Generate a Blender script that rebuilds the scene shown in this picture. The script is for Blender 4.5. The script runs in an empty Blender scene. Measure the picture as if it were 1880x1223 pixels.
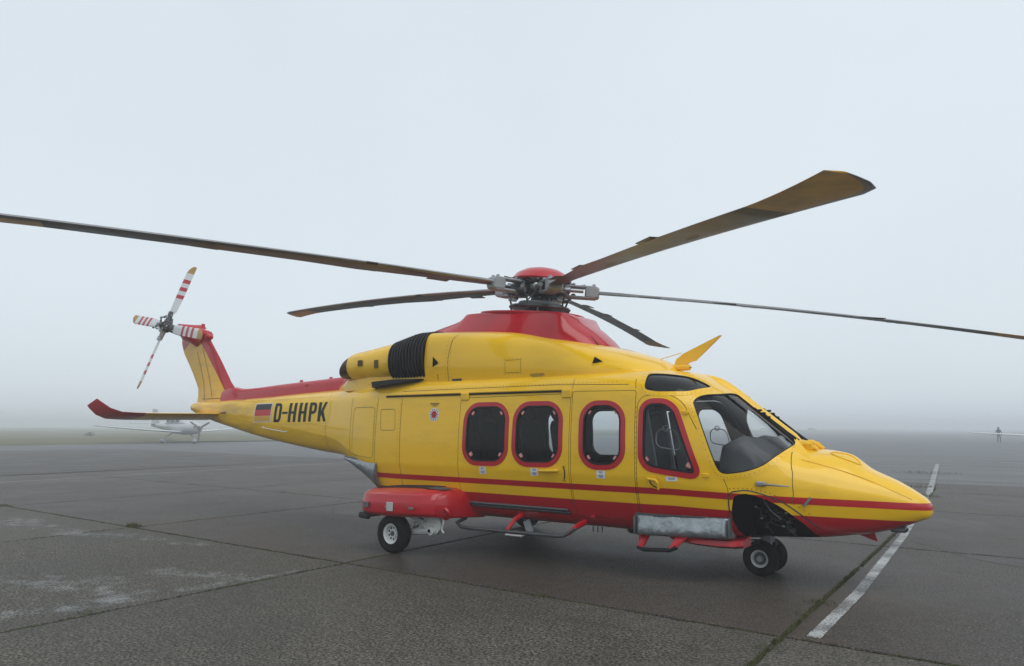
import bpy, bmesh, math, random
from mathutils import Vector, Matrix, noise
from mathutils.bvhtree import BVHTree
random.seed(7)
R = math.radians
SC = bpy.context.scene
COL = SC.collection
# ------------------------------------------------------------------ camera
# world frame: x runs along the helicopter towards its nose, y to its port side, z up, metres;
# origin on the apron below the main rotor
cam_data = bpy.data.cameras.new('camera')
cam_data.sensor_width = 36.0
cam_data.lens = 25.39
cam_data.clip_start = 0.1
cam_data.clip_end = 3000
cam = bpy.data.objects.new('camera', cam_data); COL.objects.link(cam)
PSI, PITCH, ROLL = R(35.81), R(7.40), R(0.15)
_r = Vector((math.cos(PSI), math.sin(PSI), 0)); _d = Vector((-math.sin(PSI), math.cos(PSI), 0)); _k = Vector((0, 0, 1))
_f = _d*math.cos(PITCH)+_k*math.sin(PITCH); _u = _k*math.cos(PITCH)-_d*math.sin(PITCH)
_x = _r*math.cos(ROLL)+_u*math.sin(ROLL); _y = _u*math.cos(ROLL)-_r*math.sin(ROLL)
cam.matrix_world = Matrix(((_x.x, _y.x, -_f.x, 5.599), (_x.y, _y.y, -_f.y, -8.394), (_x.z, _y.z, -_f.z, 1.612), (0, 0, 0, 1)))
SC.camera = cam
# ------------------------------------------------------------------ sky and light (thin fog under an overcast)
SUN_EL, SUN_ROT = R(55), R(106)
world = bpy.data.worlds.new('World'); SC.world = world; world.use_nodes = True
wn, wl = world.node_tree.nodes, world.node_tree.links
bg = wn['Background']; bg.inputs['Strength'].default_value = 0.10
sky = wn.new('ShaderNodeTexSky'); sky.sky_type = 'NISHITA'; sky.sun_disc = False
sky.sun_elevation = SUN_EL; sky.sun_rotation = SUN_ROT; sky.air_density = 1.0; sky.dust_density = 4.0; sky.ozone_density = 1.0
hs = wn.new('ShaderNodeHueSaturation'); hs.inputs['Saturation'].default_value = 0.5
wl.new(sky.outputs[0], hs.inputs['Color'])
mx = wn.new('ShaderNodeMix'); mx.data_type = 'RGBA'; mx.inputs[0].default_value = 0.86   # the cloud deck covers most of it
wl.new(hs.outputs[0], mx.inputs[6]); cl = wn.new('ShaderNodeTexNoise'); cl.inputs['Scale'].default_value = 1.3; cl.inputs['Detail'].default_value = 5   # faint structure of the cloud
cm = wn.new('ShaderNodeMix'); cm.data_type = 'RGBA'; wl.new(cl.outputs['Fac'], cm.inputs[0])
cm.inputs[6].default_value = (6.8, 7.6, 8.25, 1); cm.inputs[7].default_value = (8.6, 9.45, 10.05, 1)
wl.new(cm.outputs[2], mx.inputs[7])
wl.new(mx.outputs[2], bg.inputs['Color'])
sun_d = bpy.data.lights.new('sun', 'SUN'); sun_d.energy = 1.0; sun_d.angle = R(45); sun_d.color = (1.0, 0.96, 0.90)
sun = bpy.data.objects.new('sun', sun_d); COL.objects.link(sun)
# direction towards the sun: high, ahead of the helicopter's nose
sun.rotation_euler = Vector((0.55, -0.16, 0.82)).to_track_quat('Z', 'Y').to_euler()
SC.view_settings.view_transform = 'Standard'; SC.view_settings.look = 'None'
SC.view_settings.exposure = 0.08; SC.view_settings.gamma = 1.0
SC.render.engine = 'CYCLES'
SC.cycles.use_denoising = True
SC.cycles.volume_bounces = 2
SC.cycles.max_bounces = 10
SC.cycles.transparent_max_bounces = 16
SC.cycles.volume_step_rate = 4
SC.cycles.caustics_reflective = False; SC.cycles.caustics_refractive = False
# ---- fuselage shape: half sections (y, z) from keel to roof at stations along x ----
FUS = [
 (4.700, [(0,.768),(.015,.769),(.030,.774),(.042,.788),(.047,.806),(.047,.818),(.042,.832),(.030,.845),(.015,.851),(0,.852)]),
 (4.672, [(0,.728),(.05,.730),(.09,.742),(.115,.770),(.126,.81),(.124,.840),(.11,.864),(.08,.882),(.042,.892),(0,.894)]),
 (4.58, [(0,.685),(.085,.688),(.155,.705),(.195,.755),(.212,.815),(.210,.86),(.18,.91),(.13,.945),(.07,.962),(0,.966)]),
 (4.41, [(0,.615),(.13,.618),(.23,.645),(.29,.72),(.315,.82),(.31,.905),(.27,.980),(.195,1.035),(.105,1.065),(0,1.073)]),
 (4.17, [(0,.548),(.19,.55),(.32,.585),(.40,.69),(.43,.83),(.425,.95),(.37,1.05),(.27,1.13),(.15,1.175),(0,1.19)]),
 (3.98, [(0,.518),(.25,.52),(.41,.56),(.50,.68),(.535,.84),(.53,.98),(.465,1.10),(.35,1.21),(.22,1.30),(0,1.335)]),
 (3.78, [(0,.490),(.32,.492),(.50,.54),(.595,.67),(.635,.86),(.63,1.02),(.56,1.15),(.43,1.26),(.27,1.345),(0,1.375)]),
 (3.58, [(0,.470),(.38,.472),(.585,.53),(.685,.67),(.735,.88),(.73,1.06),(.655,1.20),(.50,1.31),(.27,1.375),(0,1.39)]),
 (3.40, [(0,.458),(.43,.46),(.65,.52),(.755,.67),(.81,.90),(.81,1.10),(.735,1.28),(.56,1.40),(.28,1.49),(0,1.525)]),
 (3.05, [(0,.445),(.50,.447),(.76,.51),(.87,.68),(.93,.95),(.935,1.22),(.865,1.52),(.66,1.68),(.33,1.775),(0,1.81)]),
 (2.70, [(0,.438),(.55,.44),(.84,.50),(.955,.70),(1.03,1.00),(1.035,1.38),(.965,1.76),(.76,1.97),(.40,2.06),(0,2.09)]),
 (2.40, [(0,.433),(.58,.435),(.89,.495),(1.01,.71),(1.09,1.04),(1.09,1.45),(1.03,1.90),(.86,2.13),(.48,2.225),(0,2.25)]),
 (2.00, [(0,.430),(.60,.432),(.92,.49),(1.04,.71),(1.125,1.07),(1.12,1.50),(1.06,2.02),(.93,2.205),(.55,2.285),(0,2.30)]),
 (1.20, [(0,.430),(.60,.432),(.93,.49),(1.05,.71),(1.135,1.08),(1.13,1.50),(1.07,2.05),(.95,2.22),(.58,2.30),(0,2.31)]),
 (0.00, [(0,.430),(.60,.432),(.93,.49),(1.05,.71),(1.135,1.09),(1.13,1.50),(1.07,2.06),(.95,2.235),(.58,2.31),(0,2.32)]),
 (-1.5, [(0,.440),(.60,.442),(.93,.50),(1.05,.72),(1.130,1.10),(1.125,1.50),(1.065,2.06),(.95,2.235),(.58,2.31),(0,2.32)]),
 (-1.9, [(0,.50),(.58,.502),(.90,.56),(1.02,.76),(1.095,1.10),(1.09,1.50),(1.035,2.05),(.92,2.225),(.56,2.30),(0,2.31)]),
 (-2.3, [(0,.70),(.55,.702),(.85,.75),(.97,.88),(1.04,1.13),(1.035,1.50),(.985,2.04),(.87,2.205),(.54,2.28),(0,2.29)]),
 (-2.8, [(0,1.00),(.50,1.002),(.76,1.03),(.87,1.10),(.93,1.26),(.93,1.52),(.885,2.02),(.78,2.18),(.48,2.26),(0,2.27)]),
 (-3.3, [(0,1.135),(.42,1.137),(.64,1.17),(.74,1.26),(.795,1.42),(.795,1.60),(.75,2.00),(.66,2.15),(.42,2.23),(0,2.24)]),
 (-4.0, [(0,1.185),(.33,1.187),(.51,1.225),(.59,1.33),(.635,1.50),(.635,1.66),(.60,1.98),(.52,2.13),(.33,2.21),(0,2.22)]),
 (-5.0, [(0,1.285),(.25,1.287),(.39,1.325),(.455,1.44),(.49,1.60),(.49,1.74),(.46,1.97),(.40,2.11),(.25,2.18),(0,2.19)]),
 (-6.0, [(0,1.415),(.20,1.417),(.31,1.45),(.365,1.55),(.39,1.69),(.39,1.81),(.37,1.97),(.32,2.08),(.20,2.14),(0,2.15)]),
 (-7.0, [(0,1.585),(.16,1.587),(.25,1.615),(.295,1.69),(.315,1.79),(.315,1.88),(.30,1.99),(.26,2.07),(.16,2.115),(0,2.12)]),
 (-7.7, [(0,1.715),(.13,1.717),(.205,1.74),(.24,1.80),(.26,1.87),(.26,1.93),(.245,2.00),(.215,2.065),(.13,2.10),(0,2.105)]),
 (-8.25,[(0,1.84),(.10,1.842),(.155,1.86),(.18,1.90),(.195,1.95),(.195,1.98),(.185,2.02),(.16,2.07),(.10,2.10),(0,2.105)]),
 (-8.58,[(0,1.935),(.06,1.937),(.095,1.95),(.11,1.97),(.12,2.00),(.12,2.015),(.11,2.035),(.095,2.06),(.06,2.075),(0,2.08)]),
 (-8.66,[(0,1.99),(.015,1.991),(.02,1.995),(.025,2.0),(.027,2.01),(.027,2.015),(.025,2.02),(.02,2.025),(.015,2.03),(0,2.03)]),
]
CORNER = [.5,.5,.5,.5,.10,.35,.30,.5,.5,.5]
def pchip(xs, ys):
    n = len(xs); h = [xs[i+1]-xs[i] for i in range(n-1)]; d = [(ys[i+1]-ys[i])/h[i] for i in range(n-1)]
    m = [0.0]*n; m[0] = d[0]; m[-1] = d[-1]
    for i in range(1, n-1):
        if d[i-1]*d[i] > 0:
            w1 = 2*h[i]+h[i-1]; w2 = h[i]+2*h[i-1]
            m[i] = (w1+w2)/(w1/d[i-1]+w2/d[i])
    def f(x):
        if x <= xs[0]: return ys[0]
        if x >= xs[-1]: return ys[-1]
        lo, hi = 0, n-1
        while hi-lo > 1:
            k = (lo+hi)//2
            if xs[k] <= x: lo = k
            else: hi = k
        t = (x-xs[lo])/h[lo]; t2 = t*t; t3 = t2*t
        return (2*t3-3*t2+1)*ys[lo]+(t3-2*t2+t)*h[lo]*m[lo]+(-2*t3+3*t2)*ys[lo+1]+(t3-t2)*h[lo]*m[lo+1]
    return f
def section_fn(table, corner, k=6):
    tb = sorted(table); xs = [a for a, _ in tb]; n = len(tb[0][1])
    fy = [pchip(xs, [s[i][0] for _, s in tb]) for i in range(n)]
    fz = [pchip(xs, [s[i][1] for _, s in tb]) for i in range(n)]
    def half(x):
        P = [(fy[i](x), fz[i](x)) for i in range(n)]
        out = [P[0]]
        for i in range(1, n-1):
            c = corner[i]
            a = (P[i][0]+(P[i-1][0]-P[i][0])*c, P[i][1]+(P[i-1][1]-P[i][1])*c)
            b = (P[i][0]+(P[i+1][0]-P[i][0])*c, P[i][1]+(P[i+1][1]-P[i][1])*c)
            for j in range(k+1):
                t = j/k
                q = tuple((1-t)**2*a[m]+2*t*(1-t)*P[i][m]+t*t*b[m] for m in (0, 1))
                if abs(q[0]-out[-1][0])+abs(q[1]-out[-1][1]) > 1e-7 or j > 0: out.append(q)
        out.append(P[-1])
        return out
    return half
def ring(half, x):
    h = half(x)
    return [(x, -y, z) for y, z in h] + [(x, y, z) for y, z in reversed(h[1:-1])]
fus_half = section_fn(FUS, CORNER)
# ------------------------------------------------------------------ helpers
MATS = {}
def nodemat(name):
    m = bpy.data.materials.new(name); m.use_nodes = True; MATS[name] = m
    return m, m.node_tree.nodes, m.node_tree.links, m.node_tree.nodes['Principled BSDF']
def pm(name, col, rough=.5, metal=0, coat=0, spec=.5, bump=0, bscale=60, vary=0, vscale=3, rvary=0):
    m, n, l, b = nodemat(name)
    b.inputs['Base Color'].default_value = (*col, 1); b.inputs['Roughness'].default_value = rough
    b.inputs['Metallic'].default_value = metal; b.inputs['Coat Weight'].default_value = coat
    b.inputs['Coat Roughness'].default_value = .06; b.inputs['Specular IOR Level'].default_value = spec
    tc = n.new('ShaderNodeTexCoord')
    if vary or rvary:
        t = n.new('ShaderNodeTexNoise'); t.inputs['Scale'].default_value = vscale; t.inputs['Detail'].default_value = 6
        l.new(tc.outputs['Object'], t.inputs['Vector'])
        if vary:
            h = n.new('ShaderNodeMix'); h.data_type = 'RGBA'; l.new(t.outputs['Fac'], h.inputs[0])
            h.inputs[6].default_value = (*[c*(1-vary) for c in col], 1); h.inputs[7].default_value = (*[min(1, c*(1+vary)) for c in col], 1)
            l.new(h.outputs[2], b.inputs['Base Color'])
        if rvary:
            mr = n.new('ShaderNodeMapRange'); mr.inputs[3].default_value = max(.02, rough-rvary); mr.inputs[4].default_value = rough+rvary
            l.new(t.outputs['Fac'], mr.inputs[0]); l.new(mr.outputs[0], b.inputs['Roughness'])
    if bump:
        t2 = n.new('ShaderNodeTexNoise'); t2.inputs['Scale'].default_value = bscale; t2.inputs['Detail'].default_value = 4
        l.new(tc.outputs['Object'], t2.inputs['Vector'])
        bp = n.new('ShaderNodeBump'); bp.inputs['Strength'].default_value = bump; bp.inputs['Distance'].default_value = .01
        l.new(t2.outputs['Fac'], bp.inputs['Height']); l.new(bp.outputs[0], b.inputs['Normal'])
    return m
class MB:
    def __init__(s): s.v = []; s.f = []; s.m = []; s.mi = 0
    def add(s, V, F):
        o = len(s.v); s.v += [tuple(p) for p in V]; s.f += [tuple(i+o for i in f) for f in F]; s.m += [s.mi]*len(F); return s
    def loft(s, rings, cap=True, close=True):
        n = len(rings[0]); V = [p for r in rings for p in r]; F = []
        for i in range(len(rings)-1):
            for j in range(n if close else n-1):
                k = (j+1) % n
                F.append((i*n+j, i*n+k, (i+1)*n+k, (i+1)*n+j))
        if cap: F.append(tuple(reversed(range(n)))); F.append(tuple(range((len(rings)-1)*n, len(rings)*n)))
        return s.add(V, F)
    def box(s, c, d, M=None):
        V = [Vector((x*d[0]/2, y*d[1]/2, z*d[2]/2)) for x in (-1, 1) for y in (-1, 1) for z in (-1, 1)]
        if M is not None: V = [M @ v for v in V]
        c = Vector(c)
        return s.add([v+c for v in V], [(0,1,3,2),(4,6,7,5),(0,4,5,1),(2,3,7,6),(0,2,6,4),(1,5,7,3)])
    def bbox(s, c, d, b=.01, M=None):
        # box with chamfered edges along its longest outline
        rings = []
        for x, k in ((-d[0]/2, b), (-d[0]/2+b, 0), (d[0]/2-b, 0), (d[0]/2, b)):
            hy, hz = d[1]/2-k, d[2]/2-k; q = b
            rings.append([Vector((x, y, z)) for y, z in ((-hy+q,-hz),(hy-q,-hz),(hy,-hz+q),(hy,hz-q),(hy-q,hz),(-hy+q,hz),(-hy,hz-q),(-hy,-hz+q))])
        c = Vector(c)
        rings = [[(M @ p if M is not None else p)+c for p in r] for r in rings]
        return s.loft(rings)
    def tube(s, pts, r, n=8, cap=True, squash=1.0):
        pts = [Vector(p) for p in pts]; rs = r if isinstance(r, (list, tuple)) else [r]*len(pts)
        rings = []; up = None
        for i, p in enumerate(pts):
            t = (pts[min(i+1, len(pts)-1)]-pts[max(i-1, 0)]).normalized()
            if up is None:
                up = Vector((0, 0, 1)) if abs(t.z) < .9 else Vector((1, 0, 0))
            a = t.cross(up).normalized(); b = a.cross(t).normalized(); up = b
            rings.append([p+(a*math.cos(2*math.pi*k/n)+b*math.sin(2*math.pi*k/n)*squash)*rs[i] for k in range(n)])
        return s.loft(rings, cap)
    def lathe(s, prof, c=(0, 0, 0), M=None, n=32, closed=False):
        c = Vector(c); rings = []
        for r_, h in prof:
            ring_ = [Vector((r_*math.cos(2*math.pi*k/n), r_*math.sin(2*math.pi*k/n), h)) for k in range(n)]
            rings.append([(M @ p if M is not None else p)+c for p in ring_])
        if closed: rings.append(rings[0])
        return s.loft(rings, not closed)
    def prism(s, A, B):
        n = len(A)
        return s.add(list(A)+list(B), [tuple(reversed(range(n))), tuple(range(n, 2*n))]+[(i, (i+1) % n, n+(i+1) % n, n+i) for i in range(n)])
    def mesh(s, name, mats, smooth=35, fix=True):
        me = bpy.data.meshes.new(name); me.from_pydata(s.v, [], s.f)
        for m in (mats if isinstance(mats, (list, tuple)) else [mats]): me.materials.append(m)
        me.polygons.foreach_set('material_index', s.m)
        if fix:
            bm = bmesh.new(); bm.from_mesh(me); bmesh.ops.recalc_face_normals(bm, faces=bm.faces); bm.to_mesh(me); bm.free()
        finish(me, smooth)
        return me
    def build(s, name, mats, parent=None, smooth=35, fix=True):
        return link(name, s.mesh(name, mats, smooth, fix), parent)
def finish(me, smooth):
    if smooth:
        me.polygons.foreach_set('use_smooth', [True]*len(me.polygons))
        me.update(); me.set_sharp_from_angle(angle=R(smooth))
    me.update()
def link(name, me, parent=None):
    o = bpy.data.objects.new(name, me); COL.objects.link(o)
    if parent is not None: o.parent = parent
    return o
def empty(name, loc=(0, 0, 0), rz=0):
    o = bpy.data.objects.new(name, None); COL.objects.link(o); o.location = loc; o.rotation_euler = (0, 0, rz)
    o.empty_display_size = .3
    return o
def tag(o, label=None, cat=None, group=None, kind=None):
    if label: o['label'] = label
    if cat: o['category'] = cat
    if group: o['group'] = group
    if kind: o['kind'] = kind
    return o
def copy_tree(o, parent=None):
    kids = [c for c in bpy.data.objects if c.parent == o]
    c = o.copy(); COL.objects.link(c); c.parent = parent
    for k in kids: copy_tree(k, c)
    return c
def mirror_mesh(me, name):
    m2 = me.copy(); m2.name = name
    m2.transform(Matrix.Scale(-1, 4, (0, 1, 0))); m2.flip_normals()
    return m2
def mirrored(o, parent=None):
    c = link(o.name.split('.')[0], mirror_mesh(o.data, o.name), parent if parent is not None else o.parent)
    return c
def rounded(P, r, k=5):
    # polygon with rounded corners
    out = []; n = len(P)
    rr = r if isinstance(r, (list, tuple)) else [r]*n
    for i in range(n):
        a, b, c = Vector(P[i-1]), Vector(P[i]), Vector(P[(i+1) % n])
        u = (a-b); v = (c-b); d1 = min(rr[i], u.length*.48); d2 = min(rr[i], v.length*.48)
        p0 = b+u.normalized()*d1; p2 = b+v.normalized()*d2
        for j in range(k+1):
            t = j/k; w = .72
            q = ((1-t)**2*p0+2*t*(1-t)*w*b+t*t*p2)/((1-t)**2+2*t*(1-t)*w+t*t)
            out.append((q.x, q.y))
    return out
def densify(P, step):
    out = []
    for i in range(len(P)):
        a, b = Vector(P[i]), Vector(P[(i+1) % len(P)])
        m = max(1, int((b-a).length/step))
        for j in range(m): out.append(tuple(a.lerp(b, j/m)))
    return out
def inset(P, d):
    n = len(P); A = sum(P[i][0]*P[(i+1) % n][1]-P[(i+1) % n][0]*P[i][1] for i in range(n)); s = 1 if A > 0 else -1
    out = []
    for i in range(n):
        a, b, c = Vector(P[i-1]), Vector(P[i]), Vector(P[(i+1) % n])
        e1 = (b-a).normalized(); e2 = (c-b).normalized()
        n1 = Vector((-e1.y, e1.x))*s; n2 = Vector((-e2.y, e2.x))*s
        m = (n1+n2); m = m.normalized() if m.length > 1e-6 else n1
        out.append(tuple(b+m*(d/max(.5, m.dot(n1)))))
    return out
def catmull(P, k=4, closed=True):
    n = len(P); out = []
    rng = range(n) if closed else range(n-1)
    for i in rng:
        if closed: p = [Vector(P[(i+j-1) % n]) for j in range(4)]
        else: p = [Vector(P[max(0, min(n-1, i+j-1))]) for j in range(4)]
        for j in range(k):
            t = j/k
            out.append(tuple(.5*((2*p[1])+(p[2]-p[0])*t+(2*p[0]-5*p[1]+4*p[2]-p[3])*t*t+(3*p[1]-p[0]-3*p[2]+p[3])*t**3)))
    if not closed: out.append(tuple(P[-1]))
    return out
# ------------------------------------------------------------------ materials
YEL = (.88, .52, .003); RED = (.44, .002, .011)
def paint_rough(m, n, l, b, base=.32):
    b.inputs['Roughness'].default_value = base; b.inputs['Coat Weight'].default_value = .55; b.inputs['Specular IOR Level'].default_value = .25; b.inputs['Coat Roughness'].default_value = .02
    tc = n.new('ShaderNodeTexCoord')
    # very slight oil canning of the skin panels and drizzle film
    t = n.new('ShaderNodeTexNoise'); t.inputs['Scale'].default_value = 2.2; t.inputs['Detail'].default_value = 2
    l.new(tc.outputs['Object'], t.inputs['Vector'])
    bp = n.new('ShaderNodeBump'); bp.inputs['Strength'].default_value = .14; bp.inputs['Distance'].default_value = .02
    l.new(t.outputs['Fac'], bp.inputs['Height']); l.new(bp.outputs[0], b.inputs['Normal']); l.new(bp.outputs[0], b.inputs['Coat Normal'])
    return tc
def grime(n, l, tc, col_socket, target, amt=.35, scale=5.0, dark=(.10, .07, .03)):
    t = n.new('ShaderNodeTexNoise'); t.inputs['Scale'].default_value = scale; t.inputs['Detail'].default_value = 8; t.inputs['Roughness'].default_value = .65
    mp = n.new('ShaderNodeMapping'); mp.inputs['Scale'].default_value = (.5, 1, 1.6)
    l.new(tc.outputs['Object'], mp.inputs['Vector']); l.new(mp.outputs[0], t.inputs['Vector'])
    rp = n.new('ShaderNodeMapRange'); rp.inputs[1].default_value = .50; rp.inputs[2].default_value = .85; rp.inputs[3].default_value = 0; rp.inputs[4].default_value = amt
    l.new(t.outputs['Fac'], rp.inputs[0])
    h = n.new('ShaderNodeMix'); h.data_type = 'RGBA'; l.new(rp.outputs[0], h.inputs[0]); l.new(col_socket, h.inputs[6]); h.inputs[7].default_value = (*dark, 1)
    l.new(h.outputs[2], target)
def math_node(n, l, op, a, b):
    m = n.new('ShaderNodeMath'); m.operation = op
    for i, v in enumerate((a, b)):
        if isinstance(v, (int, float)): m.inputs[i].default_value = v
        else: l.new(v, m.inputs[i])
    return m.outputs[0]
def livery():
    m, n, l, b = nodemat('livery paint')
    tc = paint_rough(m, n, l, b)
    sp = n.new('ShaderNodeSeparateXYZ'); l.new(tc.outputs['Object'], sp.inputs[0])
    fx = math_node(n, l, 'MAXIMUM', math_node(n, l, 'SUBTRACT', sp.outputs['X'], 2.4), 0.0)
    z = math_node(n, l, 'ADD', sp.outputs['Z'], math_node(n, l, 'MULTIPLY', fx, .040))
    front = math_node(n, l, 'GREATER_THAN', sp.outputs['X'], -2.16)
    stripe = math_node(n, l, 'MULTIPLY', math_node(n, l, 'GREATER_THAN', z, .897), math_node(n, l, 'LESS_THAN', z, .966))
    low = math_node(n, l, 'LESS_THAN', z, .785)
    red = math_node(n, l, 'MULTIPLY', math_node(n, l, 'MAXIMUM', stripe, low), front)
    h = n.new('ShaderNodeMix'); h.data_type = 'RGBA'; l.new(red, h.inputs[0])
    h.inputs[6].default_value = (*YEL, 1); h.inputs[7].default_value = (*RED, 1)
    # exhaust soot on the top and sides of the tail boom, streaked aft
    gx = n.new('ShaderNodeMapRange'); gx.inputs[1].default_value = -3.4; gx.inputs[2].default_value = -7.2; gx.inputs[3].default_value = 0; gx.inputs[4].default_value = 1; l.new(sp.outputs['X'], gx.inputs[0])
    st = n.new('ShaderNodeTexNoise'); st.inputs['Scale'].default_value = 3.5; st.inputs['Detail'].default_value = 8; st.inputs['Roughness'].default_value = .7
    mpp = n.new('ShaderNodeMapping'); mpp.inputs['Scale'].default_value = (.35, 1, 1.8); l.new(tc.outputs['Object'], mpp.inputs['Vector']); l.new(mpp.outputs[0], st.inputs['Vector'])
    sr = n.new('ShaderNodeMapRange'); sr.inputs[1].default_value = .38; sr.inputs[2].default_value = .75; sr.inputs[4].default_value = .75; l.new(st.outputs['Fac'], sr.inputs[0])
    so = n.new('ShaderNodeMix'); so.data_type = 'RGBA'; l.new(math_node(n, l, 'MULTIPLY', sr.outputs[0], gx.outputs[0]), so.inputs[0]); l.new(h.outputs[2], so.inputs[6]); so.inputs[7].default_value = (.16, .10, .03, 1)
    grime(n, l, tc, so.outputs[2], b.inputs['Base Color'], .18)
    return m
def flatpaint(name, col, amt=.14, base=.32):
    m, n, l, b = nodemat(name); tc = paint_rough(m, n, l, b, base)
    c = n.new('ShaderNodeRGB'); c.outputs[0].default_value = (*col, 1)
    grime(n, l, tc, c.outputs[0], b.inputs['Base Color'], amt)
    return m
M_LIV = livery()
M_YEL = flatpaint('yellow paint', YEL)
M_YEL2 = flatpaint('yellow paint sooty', YEL, .55)
M_RED = flatpaint('red paint', RED)
M_BLK = pm('black rubber', (.006, .006, .007), .55, spec=.3, vary=.2)
M_TYRE = pm('tyre rubber', (.008, .008, .008), .8, spec=.15, bump=.3, bscale=40, vary=.3)
M_DARK = pm('dark interior lining', (.009, .010, .012), .7, spec=.2, vary=.15, vscale=8)
M_WELL = pm('bay black', (.002, .002, .002), .8, spec=.05)
M_SEAT = pm('grey seat fabric', (.014, .016, .019), .85, bump=.2, bscale=120, vary=.15)
M_SEATL = pm('light grey seat shell', (.16, .18, .19), .6, vary=.1)
M_BELT = pm('seat belt webbing', (.25, .27, .28), .8)
M_GLARE = pm('glareshield vinyl', (.055, .062, .07), .6, bump=.15, bscale=200)
M_WHITE = pm('white enamel', (.62, .64, .63), .35, coat=.3, vary=.06)
M_OFFW = pm('off white sticker', (.72, .74, .76), .5)
M_BLUEP = pm('sticker print', (.06, .09, .22), .6)
M_TAPE = pm('red tape', (.75, .16, .15), .5)
M_METAL = pm('bare metal', (.33, .34, .35), .38, metal=.85, rvary=.15, vscale=20)
M_STEEL = pm('dark steel', (.10, .105, .11), .42, metal=.7, vary=.3, vscale=15)
M_HUBG = pm('hub grey paint', (.30, .325, .34), .4, vary=.15, vscale=12)
M_EXH = pm('heat stained exhaust', (.075, .042, .026), .5, metal=.5, vary=.5, vscale=9)
M_SILV = pm('silver cover foil', (.30, .33, .35), .36, metal=.6, bump=1.0, bscale=26, vary=.35, vscale=14)
M_SILVD = pm('grey flange', (.13, .14, .145), .5, metal=.4, vary=.2)
M_SEAM = pm('panel gap', (.10, .062, .008), .7)
M_SEAMR = pm('panel gap red', (.05, .003, .004), .7)
M_BLADE = pm('blade dark paint', (.034, .029, .021), .34, vary=.45, vscale=2.5, rvary=.1)
M_EROS = pm('blade leading edge strip', (.26, .265, .27), .4, metal=.4, vary=.2, vscale=6)
M_BTIP = pm('blade tip ochre', (.70, .38, .02), .38, vary=.5, vscale=6)
M_BGREY = pm('blade grey band', (.17, .175, .17), .5, vary=.3, vscale=8)
M_TRW = pm('tail blade white', (.62, .65, .66), .4, vary=.06)
M_TRR = pm('tail blade red', (.42, .02, .03), .4)
M_TRT = pm('tail blade tip', (.40, .24, .06), .45)
M_FLK = pm('flag black', (.010, .011, .014), .45)
M_FLR = pm('flag red', (.52, .008, .02), .4)
M_FLG = pm('flag gold', (.60, .34, .03), .4)
M_REGY = pm('registration yellow ground', (.82, .52, .006), .35)
M_LAMP = pm('lamp glass', (.5, .52, .54), .12, spec=.8)
M_ROOF = pm('grip tape', (.07, .072, .075), .9, bump=.6, bscale=200)
def glass(name, tint, gloss=1.0, ior=1.42):
    m = bpy.data.materials.new(name); m.use_nodes = True; n, l = m.node_tree.nodes, m.node_tree.links
    n.remove(n['Principled BSDF']); out = n['Material Output']
    tr = n.new('ShaderNodeBsdfTransparent'); tr.inputs[0].default_value = (*tint, 1)
    gl = n.new('ShaderNodeBsdfGlossy'); gl.inputs['Roughness'].default_value = .03; gl.inputs['Color'].default_value = (gloss, gloss, gloss, 1)
    fr = n.new('ShaderNodeFresnel'); fr.inputs['IOR'].default_value = ior
    mxs = n.new('ShaderNodeMixShader'); l.new(fr.outputs[0], mxs.inputs[0]); l.new(tr.outputs[0], mxs.inputs[1]); l.new(gl.outputs[0], mxs.inputs[2])
    l.new(mxs.outputs[0], out.inputs['Surface'])
    return m
M_GLASS = glass('cabin glass', (.88, .91, .92), 1.0, 1.32)
M_WGLASS = glass('windshield glass', (.97, .98, .98), 1.0, 1.22)
M_TINT = glass('dark tinted glass', (.28, .33, .38))
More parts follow.
